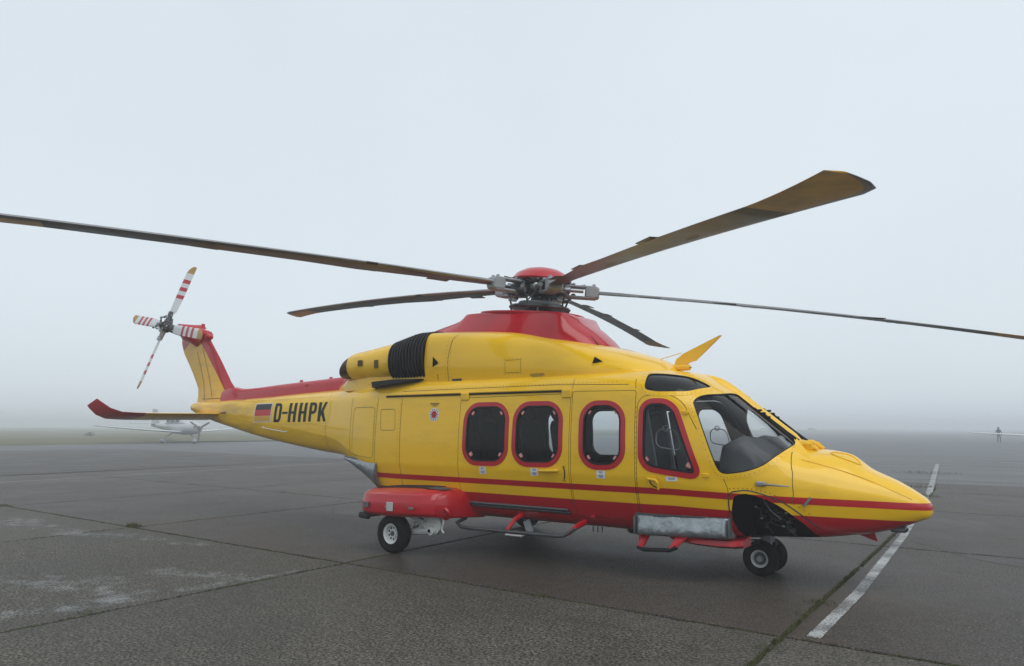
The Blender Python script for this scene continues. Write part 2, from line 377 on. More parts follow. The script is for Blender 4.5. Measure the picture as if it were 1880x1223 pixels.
# ------------------------------------------------------------------ ground
def ground_mat(name, cols, fine=90, warm=None, rough=.55, bump=.5, speck=None, smear=None, streak=None, spec=.2, damp=.25):
    # cols: dark grain, mid, light
    m, n, l, b = nodemat(name)
    g = n.new('ShaderNodeNewGeometry')
    def nz(scale, detail=6, rg=.6, vec=None, stretch=None):
        t = n.new('ShaderNodeTexNoise'); t.inputs['Scale'].default_value = scale; t.inputs['Detail'].default_value = detail; t.inputs['Roughness'].default_value = rg
        if stretch:
            mp = n.new('ShaderNodeMapping'); mp.inputs['Scale'].default_value = stretch; l.new(g.outputs['Position'], mp.inputs['Vector']); l.new(mp.outputs[0], t.inputs['Vector'])
        else: l.new(g.outputs['Position'], t.inputs['Vector'])
        return t.outputs['Fac']
    f0 = nz(fine, 3, .7); fb = nz(fine*2.3, 3, .7)
    f1 = math_node(n, l, 'ADD', math_node(n, l, 'MULTIPLY', f0, .6), math_node(n, l, 'MULTIPLY', fb, .4)); f2 = nz(.55, 7, .62); f3 = nz(7, 5, .6)
    rp = n.new('ShaderNodeValToRGB'); e = rp.color_ramp.elements
    e[0].position = .43; e[0].color = (*cols[0], 1); e[1].position = .585; e[1].color = (*cols[2], 1)
    k = e.new(.50); k.color = (*cols[1], 1)
    l.new(f1, rp.inputs[0])
    # slow tone drift
    md = n.new('ShaderNodeMapRange'); md.inputs[1].default_value = .3; md.inputs[2].default_value = .7; md.inputs[3].default_value = .60; md.inputs[4].default_value = 1.32
    l.new(f2, md.inputs[0])
    md2 = n.new('ShaderNodeMapRange'); md2.inputs[1].default_value = .3; md2.inputs[2].default_value = .7; md2.inputs[3].default_value = .78; md2.inputs[4].default_value = 1.24
    l.new(f3, md2.inputs[0])
    tone = math_node(n, l, 'MULTIPLY', md.outputs[0], md2.outputs[0])
    oi = n.new('ShaderNodeObjectInfo')
    mo = n.new('ShaderNodeMapRange'); mo.inputs[3].default_value = .90; mo.inputs[4].default_value = 1.10; l.new(oi.outputs['Random'], mo.inputs[0])
    tone = math_node(n, l, 'MULTIPLY', tone, mo.outputs[0])
    if streak:
        s = nz(1.0, 5, .6, stretch=streak)
        ms = n.new('ShaderNodeMapRange'); ms.inputs[1].default_value = .35; ms.inputs[2].default_value = .65; ms.inputs[3].default_value = .66; ms.inputs[4].default_value = 1.34
        l.new(s, ms.inputs[0]); tone = math_node(n, l, 'MULTIPLY', tone, ms.outputs[0])
    vm = n.new('ShaderNodeVectorMath'); vm.operation = 'SCALE'; l.new(rp.outputs[0], vm.inputs[0]); l.new(tone, vm.inputs['Scale'])
    col = vm.outputs[0]
    if warm:   # brown mossy patches
        w = n.new('ShaderNodeMapRange'); w.inputs[1].default_value = .52; w.inputs[2].default_value = .70; w.inputs[4].default_value = .55
        l.new(nz(.35, 6, .65), w.inputs[0])
        h = n.new('ShaderNodeMix'); h.data_type = 'RGBA'; l.new(w.outputs[0], h.inputs[0]); l.new(col, h.inputs[6]); h.inputs[7].default_value = (*warm, 1); col = h.outputs[2]
    if speck:  # bright stone chips
        v = n.new('ShaderNodeTexVoronoi'); v.inputs['Scale'].default_value = 75; l.new(g.outputs['Position'], v.inputs['Vector'])
        w = n.new('ShaderNodeMapRange'); w.inputs[1].default_value = .22; w.inputs[2].default_value = .10; w.inputs[3].default_value = 0; w.inputs[4].default_value = 1
        l.new(v.outputs['Distance'], w.inputs[0])
        sel = math_node(n, l, 'GREATER_THAN', nz(60, 2), .52)
        w2 = math_node(n, l, 'MULTIPLY', math_node(n, l, 'MULTIPLY', w.outputs[0], sel), speck)
        h = n.new('ShaderNodeMix'); h.data_type = 'RGBA'; l.new(w2, h.inputs[0]); l.new(col, h.inputs[6]); h.inputs[7].default_value = (.36, .36, .35, 1); col = h.outputs[2]
    if smear:  # worn remains of old white paint
        sp = n.new('ShaderNodeSeparateXYZ'); l.new(g.outputs['Position'], sp.inputs[0])
        tot = None
        for (cx, cy, ang, rx, ry, amt) in smear:
            dx = math_node(n, l, 'SUBTRACT', sp.outputs['X'], cx); dy = math_node(n, l, 'SUBTRACT', sp.outputs['Y'], cy)
            ca, sa = math.cos(ang), math.sin(ang)
            u = math_node(n, l, 'ADD', math_node(n, l, 'MULTIPLY', dx, ca/rx), math_node(n, l, 'MULTIPLY', dy, sa/rx))
            v_ = math_node(n, l, 'ADD', math_node(n, l, 'MULTIPLY', dx, -sa/ry), math_node(n, l, 'MULTIPLY', dy, ca/ry))
            d = math_node(n, l, 'ADD', math_node(n, l, 'MULTIPLY', u, u), math_node(n, l, 'MULTIPLY', v_, v_))
            k_ = math_node(n, l, 'MULTIPLY', math_node(n, l, 'MAXIMUM', math_node(n, l, 'SUBTRACT', 1.0, d), 0.0), amt)
            tot = k_ if tot is None else math_node(n, l, 'MAXIMUM', tot, k_)
        nn = math_node(n, l, 'ADD', math_node(n, l, 'MULTIPLY', nz(2.6, 8, .75), .9), math_node(n, l, 'MULTIPLY', f1, .55))
        w = n.new('ShaderNodeMapRange'); w.inputs[1].default_value = .98; w.inputs[2].default_value = 1.42
        l.new(math_node(n, l, 'ADD', nn, math_node(n, l, 'MULTIPLY', tot, .62)), w.inputs[0])
        w3 = math_node(n, l, 'MULTIPLY', w.outputs[0], math_node(n, l, 'GREATER_THAN', tot, 0.001))
        h = n.new('ShaderNodeMix'); h.data_type = 'RGBA'; l.new(w3, h.inputs[0]); l.new(col, h.inputs[6]); h.inputs[7].default_value = (.50, .53, .55, 1); col = h.outputs[2]
    # damp areas and oily drips darken the surface and give it a sheen
    dm = n.new('ShaderNodeMapRange'); dm.inputs[1].default_value = .50; dm.inputs[2].default_value = .62; l.new(nz(.28, 6, .6), dm.inputs[0])
    oil = n.new('ShaderNodeMapRange'); oil.inputs[1].default_value = .66; oil.inputs[2].default_value = .72; oil.inputs[4].default_value = .6; l.new(nz(1.1, 4, .5), oil.inputs[0])
    dk = math_node(n, l, 'SUBTRACT', 1.0, math_node(n, l, 'MAXIMUM', math_node(n, l, 'MULTIPLY', dm.outputs[0], damp), math_node(n, l, 'MULTIPLY', oil.outputs[0], damp*2)))
    vs = n.new('ShaderNodeVectorMath'); vs.operation = 'SCALE'; l.new(col, vs.inputs[0]); l.new(dk, vs.inputs['Scale']); col = vs.outputs[0]
    l.new(col, b.inputs['Base Color'])
    mr = n.new('ShaderNodeMapRange'); mr.inputs[1].default_value = .3; mr.inputs[2].default_value = .7; mr.inputs[3].default_value = rough-.12; mr.inputs[4].default_value = rough+.14
    l.new(f2, mr.inputs[0]); l.new(math_node(n, l, 'SUBTRACT', mr.outputs[0], math_node(n, l, 'MULTIPLY', dm.outputs[0], damp*.3)), b.inputs['Roughness']); b.inputs['Specular IOR Level'].default_value = spec
    bp = n.new('ShaderNodeBump'); bp.inputs['Strength'].default_value = bump; bp.inputs['Distance'].default_value = .006
    l.new(f1, bp.inputs['Height']); l.new(bp.outputs[0], b.inputs['Normal'])
    return m
M_SLAB = ground_mat('damp brown grey concrete', ((.014, .011, .009), (.053, .044, .037), (.150, .130, .114)), 46, (.075, .056, .038), .60, .5, 1.0)
M_SLABF = ground_mat('rough washed concrete', ((.012, .011, .009), (.080, .073, .061), (.165, .155, .130)), 40, None, .70, .45, .25,
    smear=[(-6.3, -3.05, .2, 2.6, .55, .48), (-4.6, -2.75, .15, 2.2, .36, .48), (-2.0, -3.75, .35, 1.7, .42, .50), (-2.6, -4.9, .3, 1.7, .8, .48), (-8.5, -3.2, .1, 2.2, .8, .5), (-1.6, -5.2, 1.4, 1.8, .4, .5), (-1.35, -4.2, 1.5, 2.2, .25, .5)])
M_TAXI = ground_mat('wet asphalt with haze tone', ((.055, .057, .058), (.092, .095, .097), (.135, .139, .141)), 60, None, .58, .3, None, streak=(.05, .9, 1), spec=.25)  # greys raised so the colour itself carries part of the distant haze
M_MOSS = pm('mossy joint soil', (.045, .045, .022), .95, bump=1, bscale=60, vary=.5, vscale=6)
M_GRASSF = pm('dull autumn grass', (.100, .098, .036), .95, bump=1, bscale=8, vary=.45, vscale=.35)
M_TUFT = pm('joint weeds', (.070, .075, .022), .8, vary=.4, vscale=30)
def line_mat():
    m, n, l, b = nodemat('worn white line paint')
    g = n.new('ShaderNodeNewGeometry')
    t = n.new('ShaderNodeTexNoise'); t.inputs['Scale'].default_value = 45; t.inputs['Detail'].default_value = 4; t.inputs['Roughness'].default_value = .8
    t2 = n.new('ShaderNodeTexNoise'); t2.inputs['Scale'].default_value = 2.2; t2.inputs['Detail'].default_value = 4
    for q in (t, t2): l.new(g.outputs['Position'], q.inputs['Vector'])
    s = math_node(n, l, 'ADD', t.outputs['Fac'], math_node(n, l, 'MULTIPLY', t2.outputs['Fac'], .6))
    r_ = n.new('ShaderNodeMapRange'); r_.inputs[1].default_value = .74; r_.inputs[2].default_value = .88; l.new(s, r_.inputs[0])
    h = n.new('ShaderNodeMix'); h.data_type = 'RGBA'; l.new(r_.outputs[0], h.inputs[0])
    h.inputs[6].default_value = (.10, .098, .095, 1); h.inputs[7].default_value = (.44, .46, .46, 1)
    l.new(h.outputs[2], b.inputs['Base Color']); b.inputs['Roughness'].default_value = .7
    return m
M_LINE = line_mat()
def sheet(name, P, z, mat, kind='structure'):
    me = bpy.data.meshes.new(name); me.from_pydata([(x, y, z) for x, y in P], [], [tuple(range(len(P)))]); me.materials.append(mat); me.update()
    if me.polygons[0].normal.z < 0: me.flip_normals()
    o = link(name, me)
    return tag(o, kind=kind)
ground = sheet('ground', [(-1200, -600), (1200, -600), (1200, 1400), (-1200, 1400)], -.034, M_MOSS)
taxi = sheet('taxiway', [(-62.5, -60), (-62.5, 16.9), (-64.0, 60), (-64, 1300), (1100, 1300), (1100, -60)], -.026, M_TAXI)
# concrete bays: joints about 5.07 m by 5.27 m, turned very slightly
apron = tag(empty('apron', (0, 0, 0)), kind='structure')
GX = [3.87-5.07*k for k in range(-2, 6)]; GX = sorted(GX)
GY = [-7.62, -2.35, 2.92, 8.2, 13.0, 16.45]
def gridpt(x, y):
    # the joints running across drift towards -x with distance
    dx = -.022*(y+2.4)-.0012*(y+2.4)*max(0, y-2)*1.0
    return (x+dx, y-.008*(x+1.2))
def slab_mesh(x0, x1, y0, y1, gap, seed):
    rnd = random.Random(seed); P = []
    cs = [(x0+gap, y0+gap), (x1-gap, y0+gap), (x1-gap, y1-gap), (x0+gap, y1-gap)]
    for i in range(4):
        a, b = cs[i], cs[(i+1) % 4]; n = 44
        for j in range(n):
            t = j/n; x = a[0]+(b[0]-a[0])*t; y = a[1]+(b[1]-a[1])*t
            jit = .010*noise.noise((x*2.3, y*2.3, seed))+.012*noise.noise((x*9, y*9, seed+3))-.006
            if rnd.random() < .10: jit -= rnd.uniform(.0, .022)
            if i == 0: y -= jit
            elif i == 1: x += jit
            elif i == 2: y += jit
            else: x -= jit
            P.append(gridpt(x, y))
    z = rnd.uniform(-.0014, -.0004)
    mb = MB(); n = len(P); Pi = inset(P, .012)
    mb.add([(x, y, -.03) for x, y in P]+[(x, y, z-.006) for x, y in P]+[(x, y, z) for x, y in Pi],
           [(i, (i+1) % n, n+(i+1) % n, n+i) for i in range(n)]+[(n+i, n+(i+1) % n, 2*n+(i+1) % n, 2*n+i) for i in range(n)]+[tuple(range(2*n, 3*n))])
    return mb
sd = 0
for j in range(len(GY)-1):
    for i in range(len(GX)-1):
        sd += 1
        o = slab_mesh(GX[i], GX[i+1], GY[j], GY[j+1], .016, sd).build('concrete_slab', M_SLABF if j == 0 else M_SLAB, apron, smooth=0)
# the rest of the same paving, too far to the left to tell its bays apart
sheet('far_apron', [gridpt(GX[0]-.02, -60), gridpt(GX[0]-.02, 16.4), (-46, 17.4), (-58, -20), (-60, -60)], -.003, M_SLAB)
sheet('near_apron', [gridpt(-22, -7.65), gridpt(14, -7.65), (16, -40), (-22, -40)], -.003, M_SLABF)
sheet('right_apron', [gridpt(GX[-1]+.02, -40), gridpt(60, -40), gridpt(60, 14.8), gridpt(GX[-1]+.02, 16.3)], -.003, M_SLAB)
def painted(P0, P1, w, z=.0022, name='painted_line'):
    a, b = Vector((*P0, 0)), Vector((*P1, 0)); t = (b-a); L = t.length; t.normalize(); q = Vector((-t.y, t.x, 0))*w/2
    n = max(2, int(L/(.04 if w < .12 and L < 10 else .4))); V = []; F = []
    for i in range(n+1):
        c = a+t*(L*i/n); k = 1+.10*noise.noise((c.x*9, c.y*9, 0))+.10*noise.noise((c.x*30, c.y*30, 4)); k2 = 1+.10*noise.noise((c.x*9, c.y*9, 7))+.10*noise.noise((c.x*30, c.y*30, 9))
        V += [(c+q*k).to_tuple()[:2]+(z,), (c-q*k2).to_tuple()[:2]+(z,)]
    F = [(2*i, 2*i+1, 2*i+3, 2*i+2) for i in range(n)]
    mb = MB(); mb.add(V, F); o = mb.build(name, M_LINE, None, smooth=0)
    if o.data.polygons[0].normal.z < 0: o.data.flip_normals()
    return tag(o, kind='structure')
painted((4.075, -2.28), (4.055, -.45), .105); painted((4.055, -.45), (3.85, 4.05), .105); painted((3.85, 4.05), (3.29, 12.68), .11); painted((3.29, 12.68), (1.84, 29.6), .15)
painted((-18.49, .08), (-19.76, 13.5), .12); painted((-19.76, 13.5), (-20.2, 40), .12); painted((-18.49, .08), (-18.0, -8), .12)
painted((2.7, 15.1), (3.1, 14.9), .10); painted((1.3, 15.9), (2.7, 15.1), .10)
for y_ in (33.0, 44.0, 66.0): painted((-70+y_*.1, y_+6), (90, y_-5.5), .22, -.018)
# grass beyond the paving
def grass_field():
    mb = MB(); nx, ny = 40, 150; V = []
    for i in range(nx+1):
        for j in range(ny+1):
            x = -62.3-(i/nx)**2.2*1000; y = -300+j/ny*1500
            x += .5*noise.noise((y*.15, 0, 1))-(.022*max(0, y-16.9) if i == 0 else 0)
            hgt = min(1, i/3)*(.25+.35*noise.noise((x*.03, y*.05, 4))+.2*noise.noise((x*.2, y*.2, 9)))
            V.append((x, y, -.02+max(0, hgt)))
    F = [(i*(ny+1)+j, (i+1)*(ny+1)+j, (i+1)*(ny+1)+j+1, i*(ny+1)+j+1) for i in range(nx) for j in range(ny)]
    mb.add(V, F); o = mb.build('grass_field', M_GRASSF, None)
    return tag(o, 'dull green grass strip in the fog beyond the paving', kind='stuff')
grass_field()
# weeds in the joints
def weeds():
    rnd = random.Random(5); mb = MB()
    def blade(x, y, h, lean):
        a = rnd.uniform(0, 6.28); w = rnd.uniform(.002, .0045); c, s = math.cos(a), math.sin(a); b = a+rnd.uniform(-.6, .6)
        lx, ly = lean*math.cos(b), lean*math.sin(b); z0 = -.028
        mb.add([(x-s*w, y+c*w, z0), (x+s*w, y-c*w, z0), (x+lx*.5+s*w*.7, y+ly*.5-c*w*.7, z0+h*.7), (x+lx*.5-s*w*.7, y+ly*.5+c*w*.7, z0+h*.7), (x+lx, y+ly, z0+h)], [(0, 1, 2, 3), (3, 2, 4)])
    def along(fn, n, hmin, hmax, thr, spread=.012, seed=0.0):
        for i in range(n):
            t = rnd.random(); x, y = fn(t)
            d = noise.noise((x*1.3, y*1.3, seed))+.5*noise.noise((x*5, y*5, seed+2))
            if d < thr: continue
            blade(x+rnd.gauss(0, spread), y+rnd.gauss(0, spread), rnd.uniform(hmin, hmax), rnd.uniform(.004, .025))
    along(lambda t: gridpt(-16.4+t*25, -2.35), 16000, .024, .040, -.12, .012, 1)
    along(lambda t: gridpt(3.87, -7.6+t*22), 16000, .024, .042, -.30, .016, 2)
    along(lambda t: gridpt(-1.2, -7.6+t*12), 7000, .024, .040, -.05, .011, 3)
    along(lambda t: gridpt(-6.27, -7.6+t*18), 3500, .03, .05, .05, .012, 4)
    along(lambda t: gridpt(-16+t*24, 2.92), 3500, .03, .05, .1, .015, 5)
    along(lambda t: gridpt(-11.34, -3+t*18), 2500, .03, .05, .0, .02, 6)
    for (x, y, n, sp, h) in ((-6.35, -2.27, 420, .07, .10), (1.62, -2.38, 160, .05, .06), (3.86, -2.75, 260, .07, .05), (3.84, -1.05, 260, .06, .06), (3.83, -1.6, 140, .05, .05), (2.65, -2.40, 90, .05, .05), (-1.2, -5.25, 160, .06, .05), (-1.18, -2.5, 120, .05, .05), (-11.5, -2.3, 300, .10, .07), (3.3, 11.5, 300, .2, .10), (2.9, 14.5, 260, .25, .10), (2.2, 22, 260, .5, .10)):
        for i in range(n): blade(x+rnd.gauss(0, sp), y+rnd.gauss(0, sp*.7), rnd.uniform(.4, 1)*h, rnd.uniform(.01, .06))
    o = mb.build('joint_weeds', M_TUFT, None, smooth=0, fix=False)
    tag(o, 'low weeds and moss growing in the joints between the slabs', kind='stuff')
weeds()
# cracks: thin dark fissures filled with dirt
def crack(pts, w):
    P = catmull([Vector((*p, 0)) for p in pts], 10, False); V = []; F = []
    for i, p in enumerate(P):
        p = Vector(p); a = Vector(P[min(i+1, len(P)-1)])-Vector(P[max(i-1, 0)]); q = Vector((-a.y, a.x, 0)).normalized()
        k = w*(.55+.6*abs(noise.noise((p.x*3, p.y*3, 7)))); off = .035*noise.noise((p.x*4, p.y*4, 2))
        V += [tuple(p+q*(off+k))[:2]+(.0012,), tuple(p+q*(off-k))[:2]+(.0012,)]
    F = [(2*i, 2*i+1, 2*i+3, 2*i+2) for i in range(len(P)-1)]
    mb = MB(); mb.add(V, F); o = mb.build('pavement_crack', M_MOSS, None, smooth=0)
    if o.data.polygons[0].normal.z < 0: o.data.flip_normals()
    return tag(o, kind='structure')
crack([(3.73, 3.96), (4.05, 3.55), (4.5, 2.95), (4.8, 2.5), (5.36, 2.15), (6.6, 1.7), (8.5, 1.4)], .017)
crack([(3.73, 3.96), (3.0, 4.4), (2.0, 4.3), (.8, 4.9), (-.6, 5.0)], .014)
crack([(-.05, -2.3), (-.12, -1.9), (-.3, -1.6), (-.7, -1.1)], .004)
crack([(-4.9, -2.25), (-5.0, -1.7), (-5.6, -1.0), (-6.1, -.9)], .008)
crack([(-7.3, 2.9), (-5.6, 1.2), (-4.8, .7), (-3.9, .9)], .007)
crack([(4.9, 8.6), (5.4, 8.3), (6.3, 7.9), (8.2, 7.6)], .012)
# ------------------------------------------------------------------ helicopter
HELI = tag(empty('rescue_helicopter', (0, 0, 0)), 'yellow and red rescue helicopter with five rotor blades parked on the wet apron', 'helicopter')
def frange(a, b, n): return [a+(b-a)*i/(n-1) for i in range(n)]
XS = sorted(set([round(x, 4) for x in frange(-8.66, -3.4, 40)+frange(-3.3, -1.5, 26)+frange(-1.4, 2.2, 30)+frange(2.25, 4.2, 66)+frange(4.22, 4.70, 22)]))
def tris(mb):
    F = []; m = []
    for f, k in zip(mb.f, mb.m):
        if len(f) == 4: F += [(f[0], f[1], f[2]), (f[0], f[2], f[3])]; m += [k, k]
        else: F.append(f); m.append(k)
    mb.f, mb.m = F, m
    return mb
OUT = tris(MB().loft([ring(fus_half, x) for x in XS]))
BVH = BVHTree.FromPolygons([Vector(v) for v in OUT.v], OUT.f, all_triangles=False)
def SY(x, z, side=-1, off=0.0):
    # point on the skin at (x, z), seen from the side
    h, nrm, _, _ = BVH.ray_cast(Vector((x, side*4, z)), Vector((0, -side, 0)))
    if h is None:
        h, nrm, _, _ = BVH.find_nearest(Vector((x, side*1.0, z)))
    if nrm.y*side < 0 and abs(nrm.y) > .2: nrm = -nrm
    if off and (Vector(h)-Vector((x, 0, 1.3))).dot(nrm) < 0: nrm = -nrm
    return h+nrm*off
def SZ(x, y, off=0.0):
    h, nrm, _, _ = BVH.ray_cast(Vector((x, y, 5)), Vector((0, 0, -1)))
    if nrm.z < 0: nrm = -nrm
    return h+nrm*off
# --- hollow shell: outer skin and an inner cabin liner
def inner_ring(x, t=.032):
    h = fus_half(x); n = len(h); out = []
    zf = .62+.42*min(1, max(0, (x-2.55)/.35))
    for i, (y, z) in enumerate(h):
        a = h[max(i-1, 0)]; b = h[min(i+1, n-1)]; dy, dz = b[0]-a[0], b[1]-a[1]; L = math.hypot(dy, dz) or 1
        ny, nz = -dz/L, dy/L
        if i == 0: ny, nz = 0, 1
        if i == n-1: ny, nz = 0, -1
        out.append((max(0.0, y+ny*t) if 0 < i < n-1 else 0.0, max(zf+.0004*i, z+nz*t)))
    return [(x, -y, z) for y, z in out]+[(x, y, z) for y, z in reversed(out[1:-1])]
shell = MB(); shell.mi = 0; shell.loft([ring(fus_half, x) for x in XS]); tris(shell)
XI = [-1.62]+[x for x in XS if -1.58 < x < 3.46]+[3.48]
shell.mi = 1; inner = tris(MB().loft([inner_ring(x) for x in XI])); shell.add(inner.v, [tuple(reversed(f)) for f in inner.f])
SHELL = bpy.data.meshes.new('shell'); SHELL.from_pydata(shell.v, [], shell.f)
for m in (M_LIV, M_DARK): SHELL.materials.append(m)
SHELL.polygons.foreach_set('material_index', shell.m); SHELL.update()
def ensure_out(me):
    bm = bmesh.new(); bm.from_mesh(me); bmesh.ops.recalc_face_normals(bm, faces=bm.faces); bm.to_mesh(me); bm.free(); me.update()
# loft order gives one orientation; make the outer skin face out and the liner face in
_p = max(SHELL.polygons, key=lambda p: p.center.y if abs(p.center.x) < 1 and p.material_index == 0 else -9)
if _p.normal.y < 0: SHELL.flip_normals()
def boolean(me, cut, op, name):
    o = bpy.data.objects.new('tmp', me); COL.objects.link(o); c = bpy.data.objects.new('tmpc', cut); COL.objects.link(c)
    md = o.modifiers.new('b', 'BOOLEAN'); md.operation = op; md.object = c; md.solver = 'EXACT'; md.use_self = False; md.use_hole_tolerant = False
    md.material_mode = 'TRANSFER'
    dg = bpy.context.evaluated_depsgraph_get(); r = bpy.data.meshes.new_from_object(o.evaluated_get(dg)); r.name = name
    bpy.data.objects.remove(o); bpy.data.objects.remove(c)
    return r
# --- outlines (x, z) on the side of the fuselage
WIN1 = rounded([(-.42, 1.922), (.305, 1.922), (.305, 1.128), (-.43, 1.122)], .24, 7)
WIN2 = rounded([(.366, 1.922), (1.086, 1.920), (1.086, 1.140), (.352, 1.130)], .24, 7)
WIN3 = rounded([(1.306, 1.918), (1.893, 1.910), (1.898, 1.140), (1.305, 1.130)], .24, 7)
WINC = rounded([(2.052, 1.925), (2.452, 1.925), (2.752, 1.055), (2.046, 1.150)], [.16, .17, .16, .17], 7)
DOORS = rounded([(-.50, 1.985), (1.178, 2.005), (1.178, .600), (-.50, .585)], .05, 4)
DOORM = rounded([(1.196, 2.03), (2.012, 2.02), (2.005, .575), (1.196, .600)], .03, 4)
DOORC = rounded([(2.030, 1.965), (2.485, 1.965), (2.955, 1.060), (2.985, .93), (2.955, .66), (2.020, .58)], [.13, .16, .2, .15, .08, .04], 6)
WELLO = catmull([(3.015, .88), (3.06, .925), (3.17, .935), (3.385, .855), (3.54, .735), (3.68, .585), (3.72, .40), (3.10, .40), (3.03, .52), (2.985, .70)], 4)
WIN1, WIN2, WIN3, WINC = [densify(P_, .035) for P_ in (WIN1, WIN2, WIN3, WINC)]
GL = .054   # width of the red band round a window
def side_prism(mb, P, y0, y1, sides=(-1, 1)):
    for s in sides: mb.prism([(x, s*y0, z) for x, z in P], [(x, s*y1, z) for x, z in P])
def fill_wind(me):
    bm = bmesh.new(); bm.from_mesh(me); bmesh.ops.recalc_face_normals(bm, faces=bm.faces); bm.to_mesh(me); bm.free(); me.update(); return me
WSH = [(2.615, -.910), (2.66, -.80), (2.763, -.54), (2.815, -.16), (2.88, -.108), (3.069, -.105), (3.334, -.110), (3.455, -.16), (3.47, -.30), (3.452, -.488)]
WSHS = [(3.385, 1.305), (3.295, 1.225), (3.17, 1.172), (3.045, 1.145), (2.945, 1.138), (2.890, 1.170), (2.845, 1.27), (2.778, 1.457), (2.70, 1.68), (2.64, 1.82)]
WSH3 = [SZ(x, y) for x, y in WSH]+[SY(x, z) for x, z in WSHS]
def aft(x, z): return x-.15*min(1, max(0, (3.1-x)/.25))*min(1, max(0, (1.93-z)/.25))     # the port pane reaches a little further aft
WSH3P = [SZ(x, y) for x, y in WSH]+[SY(aft(x, z), z) for x, z in WSHS]
EYB3 = [SY(2.093, 2.083), SZ(2.075, -.865), SZ(2.12, -.80), SZ(2.202, -.755), SZ(2.404, -.63), SZ(2.533, -.55), SZ(2.64, -.50), SZ(2.655, -.56), SY(2.575, 2.015), SY(2.486, 2.000), SY(2.27, 2.000), SY(2.136, 2.022), SY(2.105, 2.045)]
def surf_loop(P3, k=3, off=0.0):
    L = catmull([tuple(p) for p in P3], k); out = []
    for p in L:
        h, nrm, _, _ = BVH.find_nearest(Vector(p))
        if nrm.dot(h-Vector((h.x-.6, 0, 1.2))) < 0: nrm = -nrm
        out.append((h, nrm))
    return out
def loop_prism(mb, loop, outw, inw, sides=(1, -1)):
    n = sum((q for _, q in loop), Vector()).normalized()
    for s in sides:
        A = [Vector((p.x-n.x*inw, s*(p.y-n.y*inw), p.z-n.z*inw)) for p, _ in loop]; B = [Vector((p.x+n.x*outw, s*(p.y+n.y*outw), p.z+n.z*outw)) for p, _ in loop]
        mb.prism(A, B)
LW = surf_loop(WSH3, 3); LWP = surf_loop(WSH3P, 3); LE = surf_loop(EYB3, 3)
cut_win = MB()
PS = -.21   # the port sliding door sits a little further aft
def shifted(P, d): return [(x+d, z) for x, z in P]
WINCP = densify(rounded([(1.81, 1.925), (2.242, 1.925), (2.542, 1.055), (1.80, 1.120)], [.16, .17, .16, .17], 7), .035)
DOORMP = rounded([(.986, 2.03), (1.752, 2.02), (1.748, .575), (.986, .600)], .03, 4)
DOORCP = rounded([(1.770, 1.965), (2.275, 1.965), (2.745, 1.060), (2.775, .93), (2.745, .66), (1.762, .58)], [.13, .16, .2, .15, .08, .04], 6)
WINS = {-1: [WIN1, WIN2, WIN3, WINC], 1: [shifted(P, PS) for P in (WIN1, WIN2, WIN3)]+[WINCP]}
DOORP = shifted(DOORS, PS)
OUTL = {-1: {'sliding_door': DOORS, 'cabin_panel': DOORM, 'cockpit_door': DOORC}, 1: {'sliding_door': DOORP, 'cabin_panel': DOORMP, 'cockpit_door': DOORCP}}
for s_ in (-1, 1):
    for P in WINS[s_]: side_prism(cut_win, inset(P, GL-.004), .72, 1.5, (s_,))
loop_prism(cut_win, LW, .30, .16, (1,)); loop_prism(cut_win, LWP, .30, .16, (-1,)); loop_prism(cut_win, LE, .2, .12)
CUTW = fill_wind(cut_win.mesh('cw', M_BLK, 0))
cd = MB()
for s_ in (-1, 1):
    for P in OUTL[s_].values(): side_prism(cd, P, .70, 1.5, (s_,))
CUTD = fill_wind(cd.mesh('cd', M_SEAM, 0))
cw = MB(); side_prism(cw, WELLO, .26, 1.4); CUTWELL = fill_wind(cw.mesh('cwell', M_WELL, 0))
body = boolean(SHELL, CUTD, 'DIFFERENCE', 'fuselage'); body = boolean(body, CUTW, 'DIFFERENCE', 'fuselage'); body = boolean(body, CUTWELL, 'DIFFERENCE', 'fuselage')
finish(body, 30)
FUSE = link('fuselage', body, HELI)
DOOR = {}; PORT = {}
for s_, nm, P in [(s, n_, p_) for s in (-1, 1) for n_, p_ in OUTL[s].items()]:
    c = MB(); Pi = inset(P, .0055); c.prism([(x, s_*.70, z) for x, z in Pi], [(x, s_*1.5, z) for x, z in Pi])
    d = boolean(SHELL, fill_wind(c.mesh('c', M_SEAM, 0)), 'INTERSECT', nm)
    d = boolean(d, CUTW, 'DIFFERENCE', nm); finish(d, 30)
    (DOOR if s_ < 0 else PORT)[nm] = link(nm, d, HELI)
# --- windows: red surround, black seal, pane
def band(P0, P1, h0, h1, side):
    # raised band between two outlines, following the skin
    mb = MB(); n = len(P0)
    loops = [[SY(x, z, side, h1 if False else -.004) for x, z in P0], [SY(x, z, side, h0) for x, z in P0], [SY(x, z, side, h0) for x, z in P1], [SY(x, z, side, h1) for x, z in P1]]
    return mb.loft(loops, cap=False)
def patch(P, side, off, rings=5):
    mb = MB(); n = len(P); cx = sum(p[0] for p in P)/n; cz = sum(p[1] for p in P)/n
    V = []; F = []
    for k in range(rings):
        s = 1-k/rings
        V += [SY(cx+(x-cx)*s, cz+(z-cz)*s, side, off) for x, z in P]
    V.append(SY(cx, cz, side, off))
    for k in range(rings-1):
        F += [(k*n+i, k*n+(i+1) % n, (k+1)*n+(i+1) % n, (k+1)*n+i) for i in range(n)]
    F += [((rings-1)*n+i, (rings-1)*n+(i+1) % n, rings*n) for i in range(n)]
    return mb.add(V, F)
WALL = BVH
def no_hole_SY(): pass
